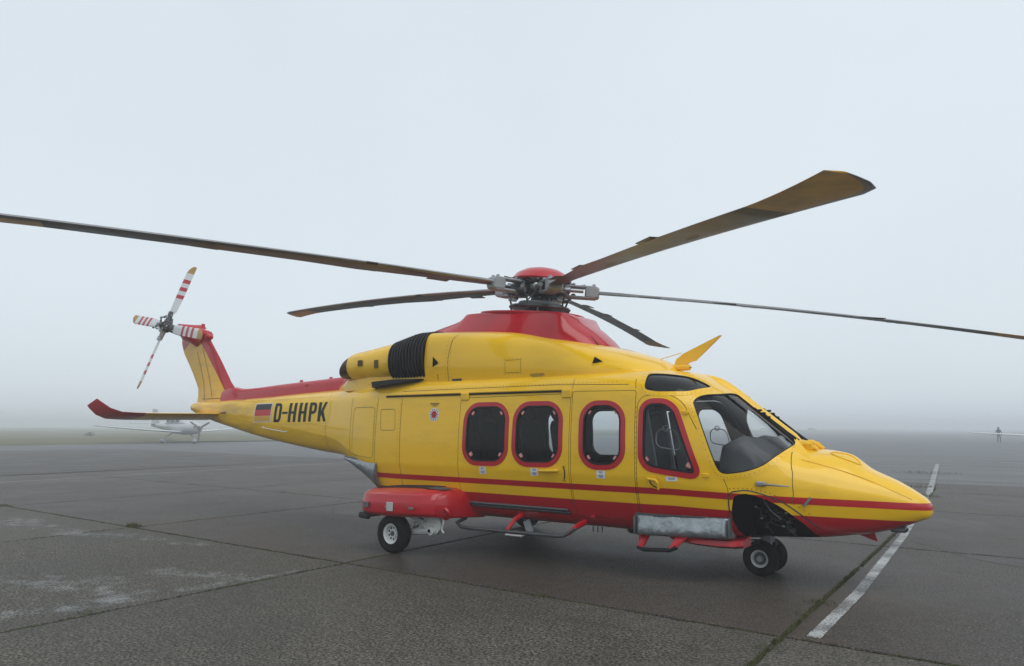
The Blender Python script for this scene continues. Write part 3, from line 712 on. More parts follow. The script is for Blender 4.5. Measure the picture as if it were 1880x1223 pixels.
def window(P, door, side, tint=M_GLASS):
    Pi = inset(P, GL); Pp = inset(P, GL+.022)
    band(P, Pi, .007, -.002, side).build('window_frame', M_RED, door)
    band(inset(P, GL-.002), Pp, .0045, -.03, side).build('window_seal', M_BLK, door)
    patch(inset(P, GL+.010), side, -.010).build('window_pane', tint, door)
for side, D in ((-1, DOOR), (1, PORT)):
    window(WINS[side][0], D['sliding_door'], side); window(WINS[side][1], D['sliding_door'], side)
    window(WINS[side][2], D['cabin_panel'], side); window(WINS[side][3], D['cockpit_door'], side)
# windshield and roof windows
def loop_patch(loop, s, off, rings=7):
    n = len(loop); c = sum((p for p, _ in loop), Vector())/n; V = []; F = []
    for k in range(rings+1):
        t = 1-k/rings
        for p, _ in (loop if k < rings else loop[:1]):
            q = c+(p-c)*t; h, nrm, _, _ = BVH.find_nearest(q)
            if nrm.dot(h-Vector((h.x-.6, 0, 1.2))) < 0: nrm = -nrm
            h = h+nrm*off; V.append((h.x, s*h.y, h.z))
    for k in range(rings-1): F += [(k*n+i, k*n+(i+1) % n, (k+1)*n+(i+1) % n, (k+1)*n+i) for i in range(n)]
    F += [((rings-1)*n+i, (rings-1)*n+(i+1) % n, rings*n) for i in range(n)]
    return MB().add(V, F)
def loop_scale(loop, d):
    n = len(loop); out = []
    for i, (p, nr) in enumerate(loop):
        t = (loop[(i+1) % n][0]-loop[i-1][0]).normalized(); m = nr.cross(t).normalized()
        c = sum((q for q, _ in loop), Vector())/n
        if m.dot(c-p) < 0: m = -m
        q = p+m*d; h, n2, _, _ = BVH.find_nearest(q)
        if n2.dot(h-Vector((h.x-.6, 0, 1.2))) < 0: n2 = -n2
        out.append((h, n2))
    return out
for s in (-1, 1):
    LW_ = LW if s < 0 else LWP
    wp = loop_patch(loop_scale(LW_, -.002), -s, -.008).build('windshield_pane', M_WGLASS, HELI)
    rp = loop_patch(loop_scale(LE, -.002), -s, -.008).build('roof_window_pane', M_TINT, HELI)
    for L_, par in ((LW_, wp), (LE, rp)):
        # retaining strip round the pane
        o1 = loop_scale(L_, -.055); lo = [[p+n*.000 for p, n in o1], [p+n*.004 for p, n in o1], [p+n*.004 for p, n in loop_scale(L_, -.002)], [p-n*.012 for p, n in loop_scale(L_, .002)]]
        MB().loft([[(p.x, -s*p.y, p.z) for p in l_] for l_ in lo], cap=False).build('retaining_strip', M_YEL, par)
        bl = loop_scale(L_, .010); lo = [[p+n*.003 for p, n in loop_scale(L_, -.001)], [p+n*.003 for p, n in bl], [p-n*.012 for p, n in bl]]
        MB().loft([[(p.x, -s*p.y, p.z) for p in l_] for l_ in lo], cap=False).build('rubber_seal', M_BLK, par)
# centre post with its rounded cap
def post():
    rings = []
    for x in frange(2.45, 3.56, 26):
        t = (x-2.45)/1.11; w = .105-.01*t; hgt = .045*min(1, t*6)*min(1, (1-t)*8)
        prof = [(-w, -.012), (-w*.8, hgt*.55), (-w*.45, hgt*.93), (0, hgt), (w*.45, hgt*.93), (w*.8, hgt*.55), (w, -.012), (0, -.03)]
        rings.append([Vector((x, y, SZ(x, y).z+dz)) for y, dz in prof])
    return MB().loft(rings).build('windshield_centre_post', M_YEL, HELI)
post()
# --- decals and lines that follow the skin
def strip(P, w, off, mb, side=-1, closed=False):
    # thin ribbon along a polyline given in (x, z)
    Q = densify(P, .03) if closed else densify(P, .03)[:]
    if not closed:
        Q = []
        for i in range(len(P)-1):
            a, b = Vector(P[i]), Vector(P[i+1]); m = max(1, int((b-a).length/.03))
            Q += [tuple(a.lerp(b, j/m)) for j in range(m)]
        Q.append(tuple(P[-1]))
    n = len(Q); V = []
    for i, q in enumerate(Q):
        a = Vector(Q[(i-1) % n] if closed or i > 0 else Q[0]); b = Vector(Q[(i+1) % n] if closed or i < n-1 else Q[-1])
        t = (b-a); t = t.normalized() if t.length > 1e-9 else Vector((1, 0)); m = Vector((-t.y, t.x))*w/2
        V += [SY(q[0]+m.x, q[1]+m.y, side, off), SY(q[0]-m.x, q[1]-m.y, side, off)]
    k = n if closed else n-1
    mb.add(V, [(2*i, 2*i+1, 2*((i+1) % n)+1, 2*((i+1) % n)) for i in range(k)])
def decal_quad(C, U, side=-1, off=.003, mb=None, step=.04):
    # map 2-D shapes drawn in the unit square onto the quad C (tl, tr, br, bl) of (x, z) corners
    tl, tr, br, bl = [Vector(c) for c in C]
    mb = mb or MB()
    for P in U:
        Q = []
        for (u, v) in P: Q.append(tuple((tl*(1-u)+tr*u)*(1-v)+(bl*(1-u)+br*u)*v))
        bm = bmesh.new(); vs = [bm.verts.new((x, 0, z)) for x, z in Q]; bm.faces.new(vs)
        bmesh.ops.triangulate(bm, faces=bm.faces)
        mx_ = max((Vector(Q[i])-Vector(Q[i-1])).length for i in range(len(Q)))
        if mx_ > step*2: bmesh.ops.subdivide_edges(bm, edges=bm.edges, cuts=max(1, int(mx_/step/2)), use_grid_fill=True)
        bmesh.ops.triangulate(bm, faces=bm.faces)
        bm.verts.ensure_lookup_table(); bm.verts.index_update()
        mb.add([SY(v.co.x, v.co.z, side, off) for v in bm.verts], [tuple(v.index for v in f.verts) for f in bm.faces]); bm.free()
    return mb
def disc(cx, cz, r, n=20, ang=0, rx=None):
    return [(cx+(rx or r)*math.cos(2*math.pi*i/n+ang), cz+r*math.sin(2*math.pi*i/n+ang)) for i in range(n)]
def poly_decal(P, off=.003, side=-1, mb=None):
    mb = mb or MB(); n = len(P); c = (sum(p[0] for p in P)/n, sum(p[1] for p in P)/n)
    V = [SY(x, z, side, off) for x, z in P]+[SY(*c, side, off)]
    return mb.add(V, [(i, (i+1) % n, n) for i in range(n)])
# registration letters D-HHPK, drawn as strokes in a unit cell (u right, v down)
def rect(u0, v0, u1, v1): return [(u0, v0), (u1, v0), (u1, v1), (u0, v1)]
def arcband(cu, cv, ru, rv, tu, tv, a0, a1, n=10):
    return [[(cu+ru*math.cos(a), cv+rv*math.sin(a)), (cu+ru*math.cos(b), cv+rv*math.sin(b)), (cu+(ru-tu)*math.cos(b), cv+(rv-tv)*math.sin(b)), (cu+(ru-tu)*math.cos(a), cv+(rv-tv)*math.sin(a))]
            for a, b in ((a0+(a1-a0)*i/n, a0+(a1-a0)*(i+1)/n) for i in range(n))]
T = .35; TV = .15
LET = {
 'D': [rect(0, 0, T, 1), rect(T, 0, .58, TV), rect(T, 1-TV, .58, 1), rect(1-T, .26, 1, .74)]+arcband(.58, .26, .42, .26, T, TV, -math.pi/2, 0)+arcband(.58, .74, .42, .26, T, TV, 0, math.pi/2),
 '-': [rect(0, .46, 1, .57)],
 'H': [rect(0, 0, T, 1), rect(1-T, 0, 1, 1), rect(T, .44, 1-T, .57)],
 'P': [rect(0, 0, T, 1), rect(T, 0, .58, TV), rect(T, .45, .58, .45+TV), rect(1-T, .24, 1, .34)]+arcband(.58, .24, .42, .24, T, TV, -math.pi/2, 0)+arcband(.58, .34, .42, .24, T, TV, 0, math.pi/2),
 'K': [rect(0, 0, T, 1), [(T, .47), (.70, 0), (1.04, 0), (.52, .62), (T, .74)], [(.46, .46), (.62, .42), (1.06, 1), (.73, 1), (.40, .58)]],
}
def registration(side):
    C = [(-5.30, 2.012), (-3.57, 1.998), (-3.56, 1.690), (-5.30, 1.680)]
    if side > 0: C = [C[1], C[0], C[3], C[2]]
    Cb = [(-5.38, 2.035), (-3.50, 2.02), (-3.49, 1.665), (-5.38, 1.652)]
    if side > 0: Cb = [Cb[1], Cb[0], Cb[3], Cb[2]]
    bk = decal_quad(Cb, [rect(0, 0, 1, 1)], side, .0025, step=.06).build('registration_ground', M_REGY, HELI, smooth=0)
    u = 0.0
    for ch, w, gap in (('D', .135, .012), ('-', .105, .014), ('H', .145, .045), ('H', .145, .045), ('P', .138, .03), ('K', .155, 0)):
        decal_quad(C, [[(u+a*w, b) for a, b in P] for P in LET[ch]], side, .0055).build('letter', M_BLK, bk, smooth=0)
        u += w+gap
    F = [(-5.955, 2.018), (-5.405, 2.022), (-5.395, 1.688), (-5.985, 1.676)]
    if side > 0: F = [F[1], F[0], F[3], F[2]]
    fg = decal_quad(F, [rect(0, 0, 1, 1)], side, .003, step=.06).build('flag', M_OFFW, HELI, smooth=0)
    for v0, v1, m in ((.04, .345, M_FLK), (.345, .66, M_FLR), (.66, .96, M_FLG)):
        decal_quad(F, [rect(.035, v0, .965, v1)], side, .006, step=.06).build('stripe', m, fg, smooth=0)
registration(-1); registration(1)
# round badge on the aft cabin side: white ring with a toothed rim and red middle
def badge(side):
    cx, cz = -.948, 1.772
    b = poly_decal(disc(cx, cz, .088, 32), .003, side).build('badge', M_OFFW, HELI, smooth=0)
    mb = MB()
    for i in range(12):
        a = 2*math.pi*i/12; poly_decal(disc(cx+.068*math.cos(a), cz+.068*math.sin(a), .010, 8), .0050, side, mb)
    mb.build('badge_rim', M_FLK, b, smooth=0)
    poly_decal(disc(cx, cz, .050, 24), .0050, side).build('badge_centre', M_FLR, b, smooth=0)
    mb = MB()
    for i in range(5):
        a = 2*math.pi*i/5+.3; poly_decal(disc(cx+.022*math.cos(a), cz+.022*math.sin(a), .009, 8), .0065, side, mb)
    mb.build('badge_marks', M_FLK, b, smooth=0)
    # small caption lines above
    decal_quad([(cx-.09, cz+.155), (cx+.09, cz+.155), (cx+.09, cz+.11), (cx-.09, cz+.11)], [rect(.0, 0, .95, .22), rect(.12, .42, .86, .62), rect(.3, .8, .7, 1)], side, .003).build('caption', M_SEAM, HELI, smooth=0)
badge(-1)
# white instruction stickers below the windows
for (x, z, w, h, par) in ((-.09, 1.068, .105, .088, 'sliding_door'), (.693, 1.078, .105, .088, 'sliding_door'), (1.592, 1.083, .108, .084, 'cabin_panel'), (2.417, 1.068, .120, .042, 'cockpit_door')):
    C = [(x-w/2, z+h/2), (x+w/2, z+h/2), (x+w/2, z-h/2), (x-w/2, z-h/2)]
    st = decal_quad(C, [rect(0, 0, 1, 1)], -1, .003).build('sticker', M_OFFW, DOOR[par], smooth=0)
    lines = [rect(.22, .10, .78, .17), rect(.30, .24, .70, .31), rect(.18, .55, .82, .61), rect(.18, .67, .80, .73), rect(.25, .80, .75, .86)] if h > .06 else [rect(.15, .2, .85, .36), rect(.22, .5, .78, .64)]
    MBs = decal_quad(C, lines, -1, .0045)
    MBs.build('sticker', M_BLUEP, DOOR[par], smooth=0)
# red hatched tape tags in the window corners (on the outside of the panes)
def tape(cx, cz, ang, par, s=.052):
    mb = MB(); ca, sa = math.cos(ang), math.sin(ang)
    P = [(cx+(u*ca-v*sa)*s, cz+(u*sa+v*ca)*s) for u, v in ((-.5, .5), (.5, .5), (.5, -.5), (-.5, -.5))]
    t = decal_quad(P, [rect(0, 0, 1, 1)], -1, -.006).build('tape_tag', M_TAPE, par, smooth=0)
    decal_quad(P, [rect(0, .14, 1, .22), rect(0, .40, 1, .48), rect(0, .66, 1, .74)], -1, -.0045).build('tape_tag', M_OFFW, par, smooth=0)
for (x0, x1, par) in ((-.29, .18, 'sliding_door'), (.49, .965, 'sliding_door'), (1.425, 1.775, 'cabin_panel')):
    for x, z, a in ((x0, 1.79, -.6), (x1, 1.79, .6), (x0, 1.265, .6), (x1, 1.265, -.6)): tape(x, z, a, DOOR[par])
for x, z, a in ((2.14, 1.265, .6), (2.60, 1.215, -.5)): tape(x, z, a, DOOR['cockpit_door'])
# panel seams on the skin that are not door gaps
seam = MB()
for P in ([(-1.575, 2.0), (-1.545, 1.12), (-1.53, .80)], [(-2.11, 2.02), (-2.10, 1.10)], [(-3.62, 2.12), (-3.58, 1.28)], [(-2.80, 2.05), (-2.77, 1.22)],
          [(3.50, 1.36), (3.555, 1.15), (3.565, .95), (3.55, .86)],
          [(-1.6, 2.10), (.9, 2.115), (1.9, 2.09)], [(1.19, 2.06), (1.17, 2.18)], [(2.0, 2.04), (1.97, 2.15)], [(1.19, .59), (1.2, .50)], [(2.01, .56), (2.01, .50)]): strip(P, .0065, .0018, seam)
for P in (rounded([(-2.02, 1.855), (-1.70, 1.855), (-1.665, 1.56), (-1.985, 1.56)], .04), rounded([(-2.72, 1.89), (-2.16, 1.89), (-2.14, 1.16), (-2.70, 1.20)], .07), rounded([(-3.72, 1.78), (-3.64, 1.78), (-3.63, 1.70), (-3.71, 1.70)], .01)):
    strip(P, .006, .0018, seam, closed=True)
tag(seam.build('panel_seams', M_SEAM, HELI, smooth=0), kind='stuff')
wr = MB(); strip(catmull([(2.985, .66), (2.965, .80), (2.985, .93), (3.06, .965), (3.19, .968), (3.43, .885), (3.60, .76), (3.76, .60)], 6, False), .012, .003, wr); wr.build('wheel_bay_rim', M_STEEL, HELI, smooth=0)
# rivets along the windshield strip, the boom edge and the bay rim
rv = MB()
def rivet(p, n, r=.0045):
    n = n.normalized(); a = n.orthogonal().normalized(); b = n.cross(a)
    rv.add([p+n*.003+(a*math.cos(t)+b*math.sin(t))*r for t in (0, 1.05, 2.09, 3.14, 4.19, 5.24)], [(0, 1, 2, 3, 4, 5)])
for L_ in (loop_scale(LW, -.035), loop_scale(LE, -.035)):
    for i in range(0, len(L_), 1):
        p, nn = L_[i]; rivet(p+nn*.003, nn)
for i in range(44):
    x = -6.3+i*.06; p = SY(x, 2.075+.004*i*.06); rivet(p, Vector((0, -1, .4)), .007)
for i in range(20):
    t = i/19; x = 2.99+.78*t; z = .985-.05*(2*t-.6)**2-.22*t*t; p = SY(x, z+.02); rivet(p, Vector((.3, -1, 0)), .006)
for x, z0, z1 in ((-1.60, 1.15, 1.98), (-1.53, .82, 1.05), (-2.14, 1.15, 2.0), (-3.66, 1.35, 2.08), (-3.54, 1.35, 2.08), (2.02, .62, 1.9)):
    for i in range(int((z1-z0)/.055)): rivet(SY(x, z0+i*.055), Vector((0, -1, 0)), .0055)
for i in range(60): rivet(SY(-1.5+i*.055, 2.125), Vector((0, -1, .5)), .0055)
for i in range(30): rivet(SY(-3.7-i*.1, 1.40+.028*i*.1*10*.1), Vector((0, -1, 0)), .0055)
o = rv.build('rivets', M_SEAM, HELI, smooth=0, fix=False); tag(o, kind='stuff')
# sliding door rail and carrier covers
for s in (-1, 1):
    mb = MB(); P = [SY(x, 2.030, s, .012) for x in frange(-1.92, 1.16, 40)]; mb.tube(P, .011, 6)
    P2 = [SY(x, 2.052, s, .006) for x in frange(-1.92, 1.16, 40)]; mb2 = MB().tube(P2, .013, 6)
    rl = mb.build('door_rail', M_BLK, HELI); mb2.build('rail_cover', M_YEL, rl)
    for x in (-.43, 1.12):
        c = SY(x, 2.0, s, .006); MB().bbox(c, (.14, .035, .10), .01).build('rail_carrier', M_YEL, DOOR['sliding_door'] if s < 0 else PORT['sliding_door'])
    # small fences for stowed cowl steps
    # handles
    hd = MB(); P = [SY(x, z, s, o_) for x, z, o_ in ((.76, 1.095, .01), (.80, 1.10, .035), (.90, 1.105, .042), (1.0, 1.108, .035), (1.035, 1.108, .01))]; hd.tube(P, [.014, .020, .022, .020, .014], 8); hd.build('door_handle', M_YEL, DOOR['sliding_door'] if s < 0 else PORT['sliding_door'])
    par = DOOR['cockpit_door'] if s < 0 else PORT['cockpit_door']
    px_ = 0 if s < 0 else PS
    poly_decal(shifted(rounded([(2.125, 1.085), (2.305, 1.075), (2.315, .965), (2.20, .955), (2.15, 1.0)], .04), px_), .003, s).build('handle_recess', M_YEL2, par)
    hd = MB(); hd.tube([SY(2.155+px_, 1.062, s, .012), SY(2.25+px_, 1.055, s, .026), SY(2.268+px_, 1.03, s, .03), SY(2.268+px_, .955, s, .02)], [.013, .016, .016, .012], 8); hd.build('door_handle', M_YEL, par)
    for x, z in ((2.545, 1.765), (2.76, 1.115)):
        MB().bbox(SY(x+px_, z, s, .004), (.09, .02, .045), .006, Matrix.Rotation(s*.1, 3, 'Z')).build('hinge', M_YEL, par)
    # arrow marks beside the handles
arw = MB(); strip([(1.105, 1.15), (1.118, 1.10), (1.115, 1.04), (1.10, 1.005)], .016, .003, arw); strip([(1.085, 1.155), (1.125, 1.155)], .006, .003, arw); strip([(1.07, .992), (1.125, .992)], .006, .003, arw); arw.build('arrow_mark', M_BLK, DOOR['sliding_door'], smooth=0)
arw = MB(); strip([(2.175, 1.045), (2.185, 1.01), (2.215, .985), (2.25, .972)], .014, .0045, arw); arw.build('arrow_mark', M_BLK, DOOR['cockpit_door'], smooth=0)
# door sill trench and its lower step bar
sl = MB(); P = [SY(x, .655, -1, .010) for x in frange(-.44, 1.10, 24)]; sl.tube(P, .018, 6); P = [SY(x, .625, -1, .012) for x in frange(-.40, 1.12, 24)]; sl.tube(P, .014, 6)
sl.build('lower_rail', M_STEEL, DOOR['sliding_door'])
# --- cockpit and cabin interior
fl = MB(); fl.bbox((.55, 0, .66), (4.2, 1.9, .06), .01); fl.build('cabin_floor', M_DARK, HELI)
def seat(x, y, z=.70, face=1, h=1.0, light=False):
    t = MB(); b = MB(); c = MB()
    t.bbox((x, y, z+.32), (.46, .46, .13), .04)
    M = Matrix.Rotation(-.16*face, 3, 'Y')
    t.bbox((x-.25*face, y, z+.72*h), (.12, .46, .74*h), .05, M)
    t.bbox((x-.35*face, y, z+1.20*h), (.10, .25, .22), .045, M)
    t.bbox((x, y, z+.13), (.34, .40, .26), .03)
    o = t.build('seat', M_SEAT, HELI)
    for s in (-1, 1):
        if light: MB().bbox((x-.25*face, y+s*.25, z+.72*h), (.16, .035, .80*h), .012, M).build('seat_side', M_SEATL, o)
    return o
for y in (-.46, .46): seat(2.22, y, .70, 1, 1.0, True)
for y in (-.30, .45): seat(.36, y, .70, 1, .92)
for y in (-.62, 0, .62): seat(-1.1, y, .70, 1, .95)
ip = MB()
prof = [(2.86, .95), (2.80, 1.30), (2.84, 1.44), (2.98, 1.50), (3.14, 1.48), (3.30, 1.37), (3.42, 1.22), (3.44, 1.05)]
rings = []
for y in [-.76, -.755, -.74, -.71]+frange(-.66, .66, 15)+[.71, .74, .755, .76]:
    k = (1-.10*abs(y/.74)**3)*(1 if abs(y) < .72 else {.74: .93, .755: .86, .76: .78}.get(abs(y), 1)); top = .05*(1-abs(abs(y)-.40)/.34) if abs(y) > .1 else -.02
    rings.append([(2.86+(x-2.86)*(1-.32*abs(y/.74)**2.2), y, z if i in (0, 7) else 1.05+(z-1.05)*k+(top*.6 if i in (2, 3, 4) else 0)) for i, (x, z) in enumerate(prof)])
ip.loft(rings); gs = ip.build('instrument_panel', M_GLARE, HELI, smooth=60)
for y in (-.5, -.18, .18, .5): MB().bbox((2.795, y, 1.24), (.02, .26, .20), .008, Matrix.Rotation(.14, 3, 'Y')).build('display', M_BLK, gs)
cn = MB(); cn.bbox((2.5, 0, .90), (.70, .26, .44), .03); cn.build('centre_console', M_DARK, HELI)
oh = MB(); oh.bbox((2.15, 0, 2.14), (.5, .36, .10), .03); oh.build('overhead_panel', M_DARK, HELI)
for y in (-.46, .46):
    st = MB(); st.tube([(2.62, y, .80), (2.58, y, 1.02), (2.55, y, 1.10)], .014, 8); st.tube([(2.55, y, 1.08), (2.53, y, 1.20)], .022, 8); st.build('cyclic_stick', M_BLK, HELI)
# sliding vent frames on the cockpit door panes (storm windows)
for s, par in ((-1, DOOR['cockpit_door']), (1, PORT['cockpit_door'])):
    dd = 0 if s < 0 else PS; P = shifted(rounded([(2.255, 1.60), (2.475, 1.585), (2.525, 1.365), (2.245, 1.405)], .07, 5), dd)
    Pn = len(P); mb = MB(); pts = [SY(x, z, s, -.022) for x, z in P]; mb.tube(pts+[pts[0]], .0065, 6)
    pts = [SY(x, z, s, -.022) for x, z in disc(2.352+dd, 1.603, .030, 14)]; mb.tube(pts+[pts[0]], .006, 6)
    mb.build('storm_window_frame', M_METAL, par)
# windshield wipers with arms
for s in (-1, 1):
    w = MB(); P = [SZ(x, s*y, .018) for x, y in ((3.44, .175), (3.30, .175), (3.12, .17), (3.02, .165))]; w.tube(P, .010, 6)
    P = [SZ(x, s*y, .035) for x, y in ((3.52, .16), (3.36, .165), (3.10, .172))]; w.tube(P, [.017, .012, .009], 6)
    for x in (3.07, 3.11, 3.16): w.bbox(SZ(x, s*.170, .035), (.05, .03, .025), .006)
    w.build('wiper', M_BLK, HELI)
for s in (-1, 1):
    w = MB(); w.tube([SZ(3.50, s*.17, .01), SZ(3.54, s*.16, .05), SZ(3.60, s*.15, .045), SZ(3.68, s*.15, .012)], [.05, .036, .030, .018], 8); w.bbox(SZ(3.58, s*.16, .03), (.12, .05, .09), .015); w.build('wiper_housing', M_YEL, HELI)
# strut from the windshield foot to the nose deck
fo = MB(); A = SZ(3.46, -.30, .0)
fo.prism([SZ(3.455, -.25, .07), SZ(3.60, -.30, .012), SZ(3.66, -.44, .004), SZ(3.50, -.36, .004)], [SZ(3.46, -.27, .055), SZ(3.60, -.33, -.01), SZ(3.655, -.45, -.01), SZ(3.50, -.40, -.01)])
fo.build('wire_cutter_foot', M_YEL, HELI)
# oval avionics hatch on the nose hump
ov = MB(); pts = [SZ(3.955+.135*math.cos(a), -.155+.085*math.sin(a)+.20*(.135*math.cos(a)), .003) for a in frange(0, 2*math.pi, 40)]; ov.tube(pts, .009, 6, cap=False); ov.build('nose_hatch_rim', M_YEL2, HELI)
# side crease of the nose radome
cr = MB(); pts = [SY(x, z, -1, .001) for x, z in ((3.60, 1.285), (3.80, 1.23), (4.0, 1.165), (4.2, 1.085), (4.4, .99), (4.55, .915))]; cr.tube(catmull([tuple(p) for p in pts], 5, False), .008, 6); cr.build('radome_edge', M_YEL, HELI)
# pitot probe, temperature tag and aerials on the nose
pt = MB(); b0 = SY(3.255, 1.045, -1, .0); pt.bbox(SY(3.28, 1.045, -1, .012), (.10, .03, .045), .008, Matrix.Rotation(.35, 3, 'Z')); pt.tube([SY(3.30, 1.042, -1, .03), SY(3.40, 1.035, -1, .06), SY(3.52, 1.024, -1, .07)], [.012, .010, .006], 8); pt.build('pitot_probe', M_METAL, HELI)
tg = MB(); tg.prism([SY(3.70, .925, -1, .03), SY(3.715, .915, -1, .03), SY(3.655, .835, -1, .03), SY(3.635, .845, -1, .03)], [SY(3.70, .925, -1, .0), SY(3.715, .915, -1, .0), SY(3.655, .835, -1, .0), SY(3.635, .845, -1, .0)]); tg.build('static_plate', M_METAL, HELI)
fa = MB(); fa.prism([(4.16, -.02, .56), (3.98, -.02, .54), (4.02, -.02, .51), (4.13, -.02, .47), (4.19, -.02, .455)], [(4.16, .02, .56), (3.98, .02, .54), (4.02, .02, .51), (4.13, .02, .47), (4.19, .02, .455)]); fa.build('belly_aerial', M_RED, HELI)
ld = MB(); ld.bbox((4.40, -.09, .605), (.16, .13, .06), .02); ld.build('landing_light', M_SILVD, HELI)
# wheel bay contents
pb = MB(); rnd = random.Random(3)
for i in range(22):
    x = rnd.uniform(3.08, 3.34); z = rnd.uniform(.58, .80); y = rnd.uniform(-.44, -.32); a = rnd.uniform(-.9, 1.2); L = rnd.uniform(.08, .22)
    P = [(x, y, z), (x+L*.35*math.cos(a), y-.03, z+L*.35*math.sin(a)+.02), (x+L*.7*math.cos(a)+.015, y-.035, z+L*.6*math.sin(a)-.015), (x+L*math.cos(a), y, z+L*.9*math.sin(a)-.03)]
    pb.tube(catmull(P, 4, False), rnd.uniform(.004, .010), 6)
for i in range(14):
    pb.bbox((rnd.uniform(3.05, 3.5), rnd.uniform(-.46, -.34), rnd.uniform(.55, .86)), (rnd.uniform(.02, .07), .04, rnd.uniform(.02, .05)), .006)
pb.build('wheel_bay_plumbing', pm('bay hoses', (.035, .035, .036), .6, vary=.5, vscale=30), HELI)['kind'] = 'stuff'
pb = MB()
for i in range(6):
    x = rnd.uniform(3.1, 3.45); z = rnd.uniform(.58, .84); pb.bbox((x, -.48, z), (.03, .02, .018), .004)
pb.tube([(3.18, -.46, .85), (3.26, -.48, .74), (3.36, -.47, .66)], .007, 6)
pb.build('wheel_bay_fittings', M_HUBG, HELI)
# ------------------------------------------------------------------ upper deck: engine cowling, mast fairing, engines
COWL = [
 (2.14, [(.34,2.20),(.34,2.225),(.28,2.235),(.15,2.24),(0,2.242)]),
 (1.95, [(.60,2.19),(.60,2.26),(.47,2.325),(.24,2.39),(0,2.41)]),
 (1.67, [(.74,2.17),(.74,2.30),(.60,2.42),(.32,2.50),(0,2.52)]),
 (1.20, [(.84,2.16),(.85,2.34),(.72,2.54),(.42,2.63),(0,2.65)]),
 (.60,  [(.88,2.16),(.91,2.40),(.81,2.69),(.50,2.78),(0,2.80)]),
 (0.0,  [(.90,2.16),(.94,2.44),(.85,2.80),(.56,2.89),(0,2.90)]),
 (-.80, [(.90,2.16),(.95,2.47),(.87,2.87),(.58,2.95),(0,2.96)]),
 (-1.10,[(.89,2.16),(.955,2.47),(.885,2.90),(.58,2.96),(0,2.97)]),
 (-1.29,[(.87,2.16),(.955,2.46),(.90,2.91),(.58,2.965),(0,2.97)]),
]
cowl_half = section_fn(COWL, [.5, .42, .42, .5, .5], 6)
co = MB().loft([ring(cowl_half, x) for x in frange(-1.29, 2.14, 60)]); CBVH = BVHTree.FromPolygons([Vector(v) for v in co.v], co.f)
cowl = co.build('engine_cowling', M_YEL, HELI, smooth=40)
def CY(x, z, off=0, s=-1):
    h, n_, _, _ = CBVH.ray_cast(Vector((x, s*3, z)), Vector((0, -s, 0)))
    if h is None: h, n_, _, _ = CBVH.find_nearest(Vector((x, s*.8, z)))
    if n_.y*s < 0: n_ = -n_
    return h+n_*off
# cowl seams, vents and plates
cs = MB()
def cstrip(P, w=.008, off=.002):
    Q = []
    for i in range(len(P)-1):
        a, b = Vector(P[i]), Vector(P[i+1]); m = max(1, int((b-a).length/.04)); Q += [a.lerp(b, j/m) for j in range(m)]
    Q.append(Vector(P[-1])); V = []
    for i, q in enumerate(Q):
        t = (Q[min(i+1, len(Q)-1)]-Q[max(i-1, 0)]).normalized(); m = Vector((-t.y, t.x))*w/2
        V += [CY(q.x+m.x, q.y+m.y, off), CY(q.x-m.x, q.y-m.y, off)]
    cs.add(V, [(2*i, 2*i+1, 2*i+3, 2*i+2) for i in range(len(Q)-1)])
cstrip([(-.86, 2.20), (-.86, 2.55), (-.83, 2.80), (-.78, 2.87)]); cstrip([(.10, 2.30), (.34, 2.30), (.34, 2.46), (.10, 2.46), (.10, 2.30)], .005)
cstrip([(-1.05, 2.25), (-1.05, 2.33)], .01); cstrip([(-1.3, 2.195), (1.9, 2.185)], .008)
cs.build('cowling_seams', M_SEAM, cowl, smooth=0)
cr_ = MB()
def crivet(x, z):
    p = CY(x, z, .0025); a = Vector((1, 0, 0)); b = Vector((0, -.2, 1)).normalized(); cr_.add([p+(a*math.cos(t)+b*math.sin(t))*.0055 for t in (0, 1.05, 2.09, 3.14, 4.19, 5.24)], [(0, 1, 2, 3, 4, 5)])
for i in range(12): crivet(-.90, 2.22+i*.055); crivet(-.82, 2.22+i*.055)
for i in range(56): crivet(-1.2+i*.055, 2.225)
for i in range(5): crivet(.10+i*.06, 2.475); crivet(.10+i*.06, 2.285)
tag(cr_.build('cowling_rivets', M_SEAM, cowl, smooth=0, fix=False), kind='stuff')
MB().add([CY(x, z, .004) for x, z in ((-.80, 2.255), (-.63, 2.255), (-.63, 2.205), (-.80, 2.205))], [(0, 1, 2, 3)]).build('data_plate', M_STEEL, cowl, smooth=0)
cp = MB()
for k, (w, z) in enumerate(((.20, 2.272), (.22, 2.258), (.17, 2.244), (.12, 2.230))): cp.add([CY(x, zz, .003) for x, zz in ((.58-w/2, z), (.58+w/2, z), (.58+w/2, z-.006), (.58-w/2, z-.006))], [(0, 1, 2, 3)])
cp.build('caption', M_STEEL, cowl, smooth=0)
# flush scoops (a wedge-shaped recess with a lip)
def scoop(x0, z0, L, H, dirn, nm):
    a, b, c = (x0, z0+H/2), (x0, z0-H/2), (x0+dirn*L, z0-H*.35)
    m = MB(); m.prism([CY(*a, .012), CY(*b, .012), CY(*c, .001)], [CY(*a, -.02), CY(*b, -.02), CY(*c, -.02)]); o = m.build(nm, M_YEL, cowl)
    m = MB(); a2, b2 = (x0-dirn*.004, z0+H/2-.012), (x0-dirn*.004, z0-H/2+.012); c2 = (x0+dirn*L*.35, z0-.02)
    m.add([CY(*a2, .014), CY(*b2, .014), CY(*c2, .0135)], [(0, 1, 2)]); m.build('scoop_mouth', M_WELL, o, smooth=0)
scoop(1.32, 2.405, .32, .11, 1, 'cowl_scoop'); scoop(-1.12, 2.50, .30, .17, 1, 'oil_cooler_scoop')
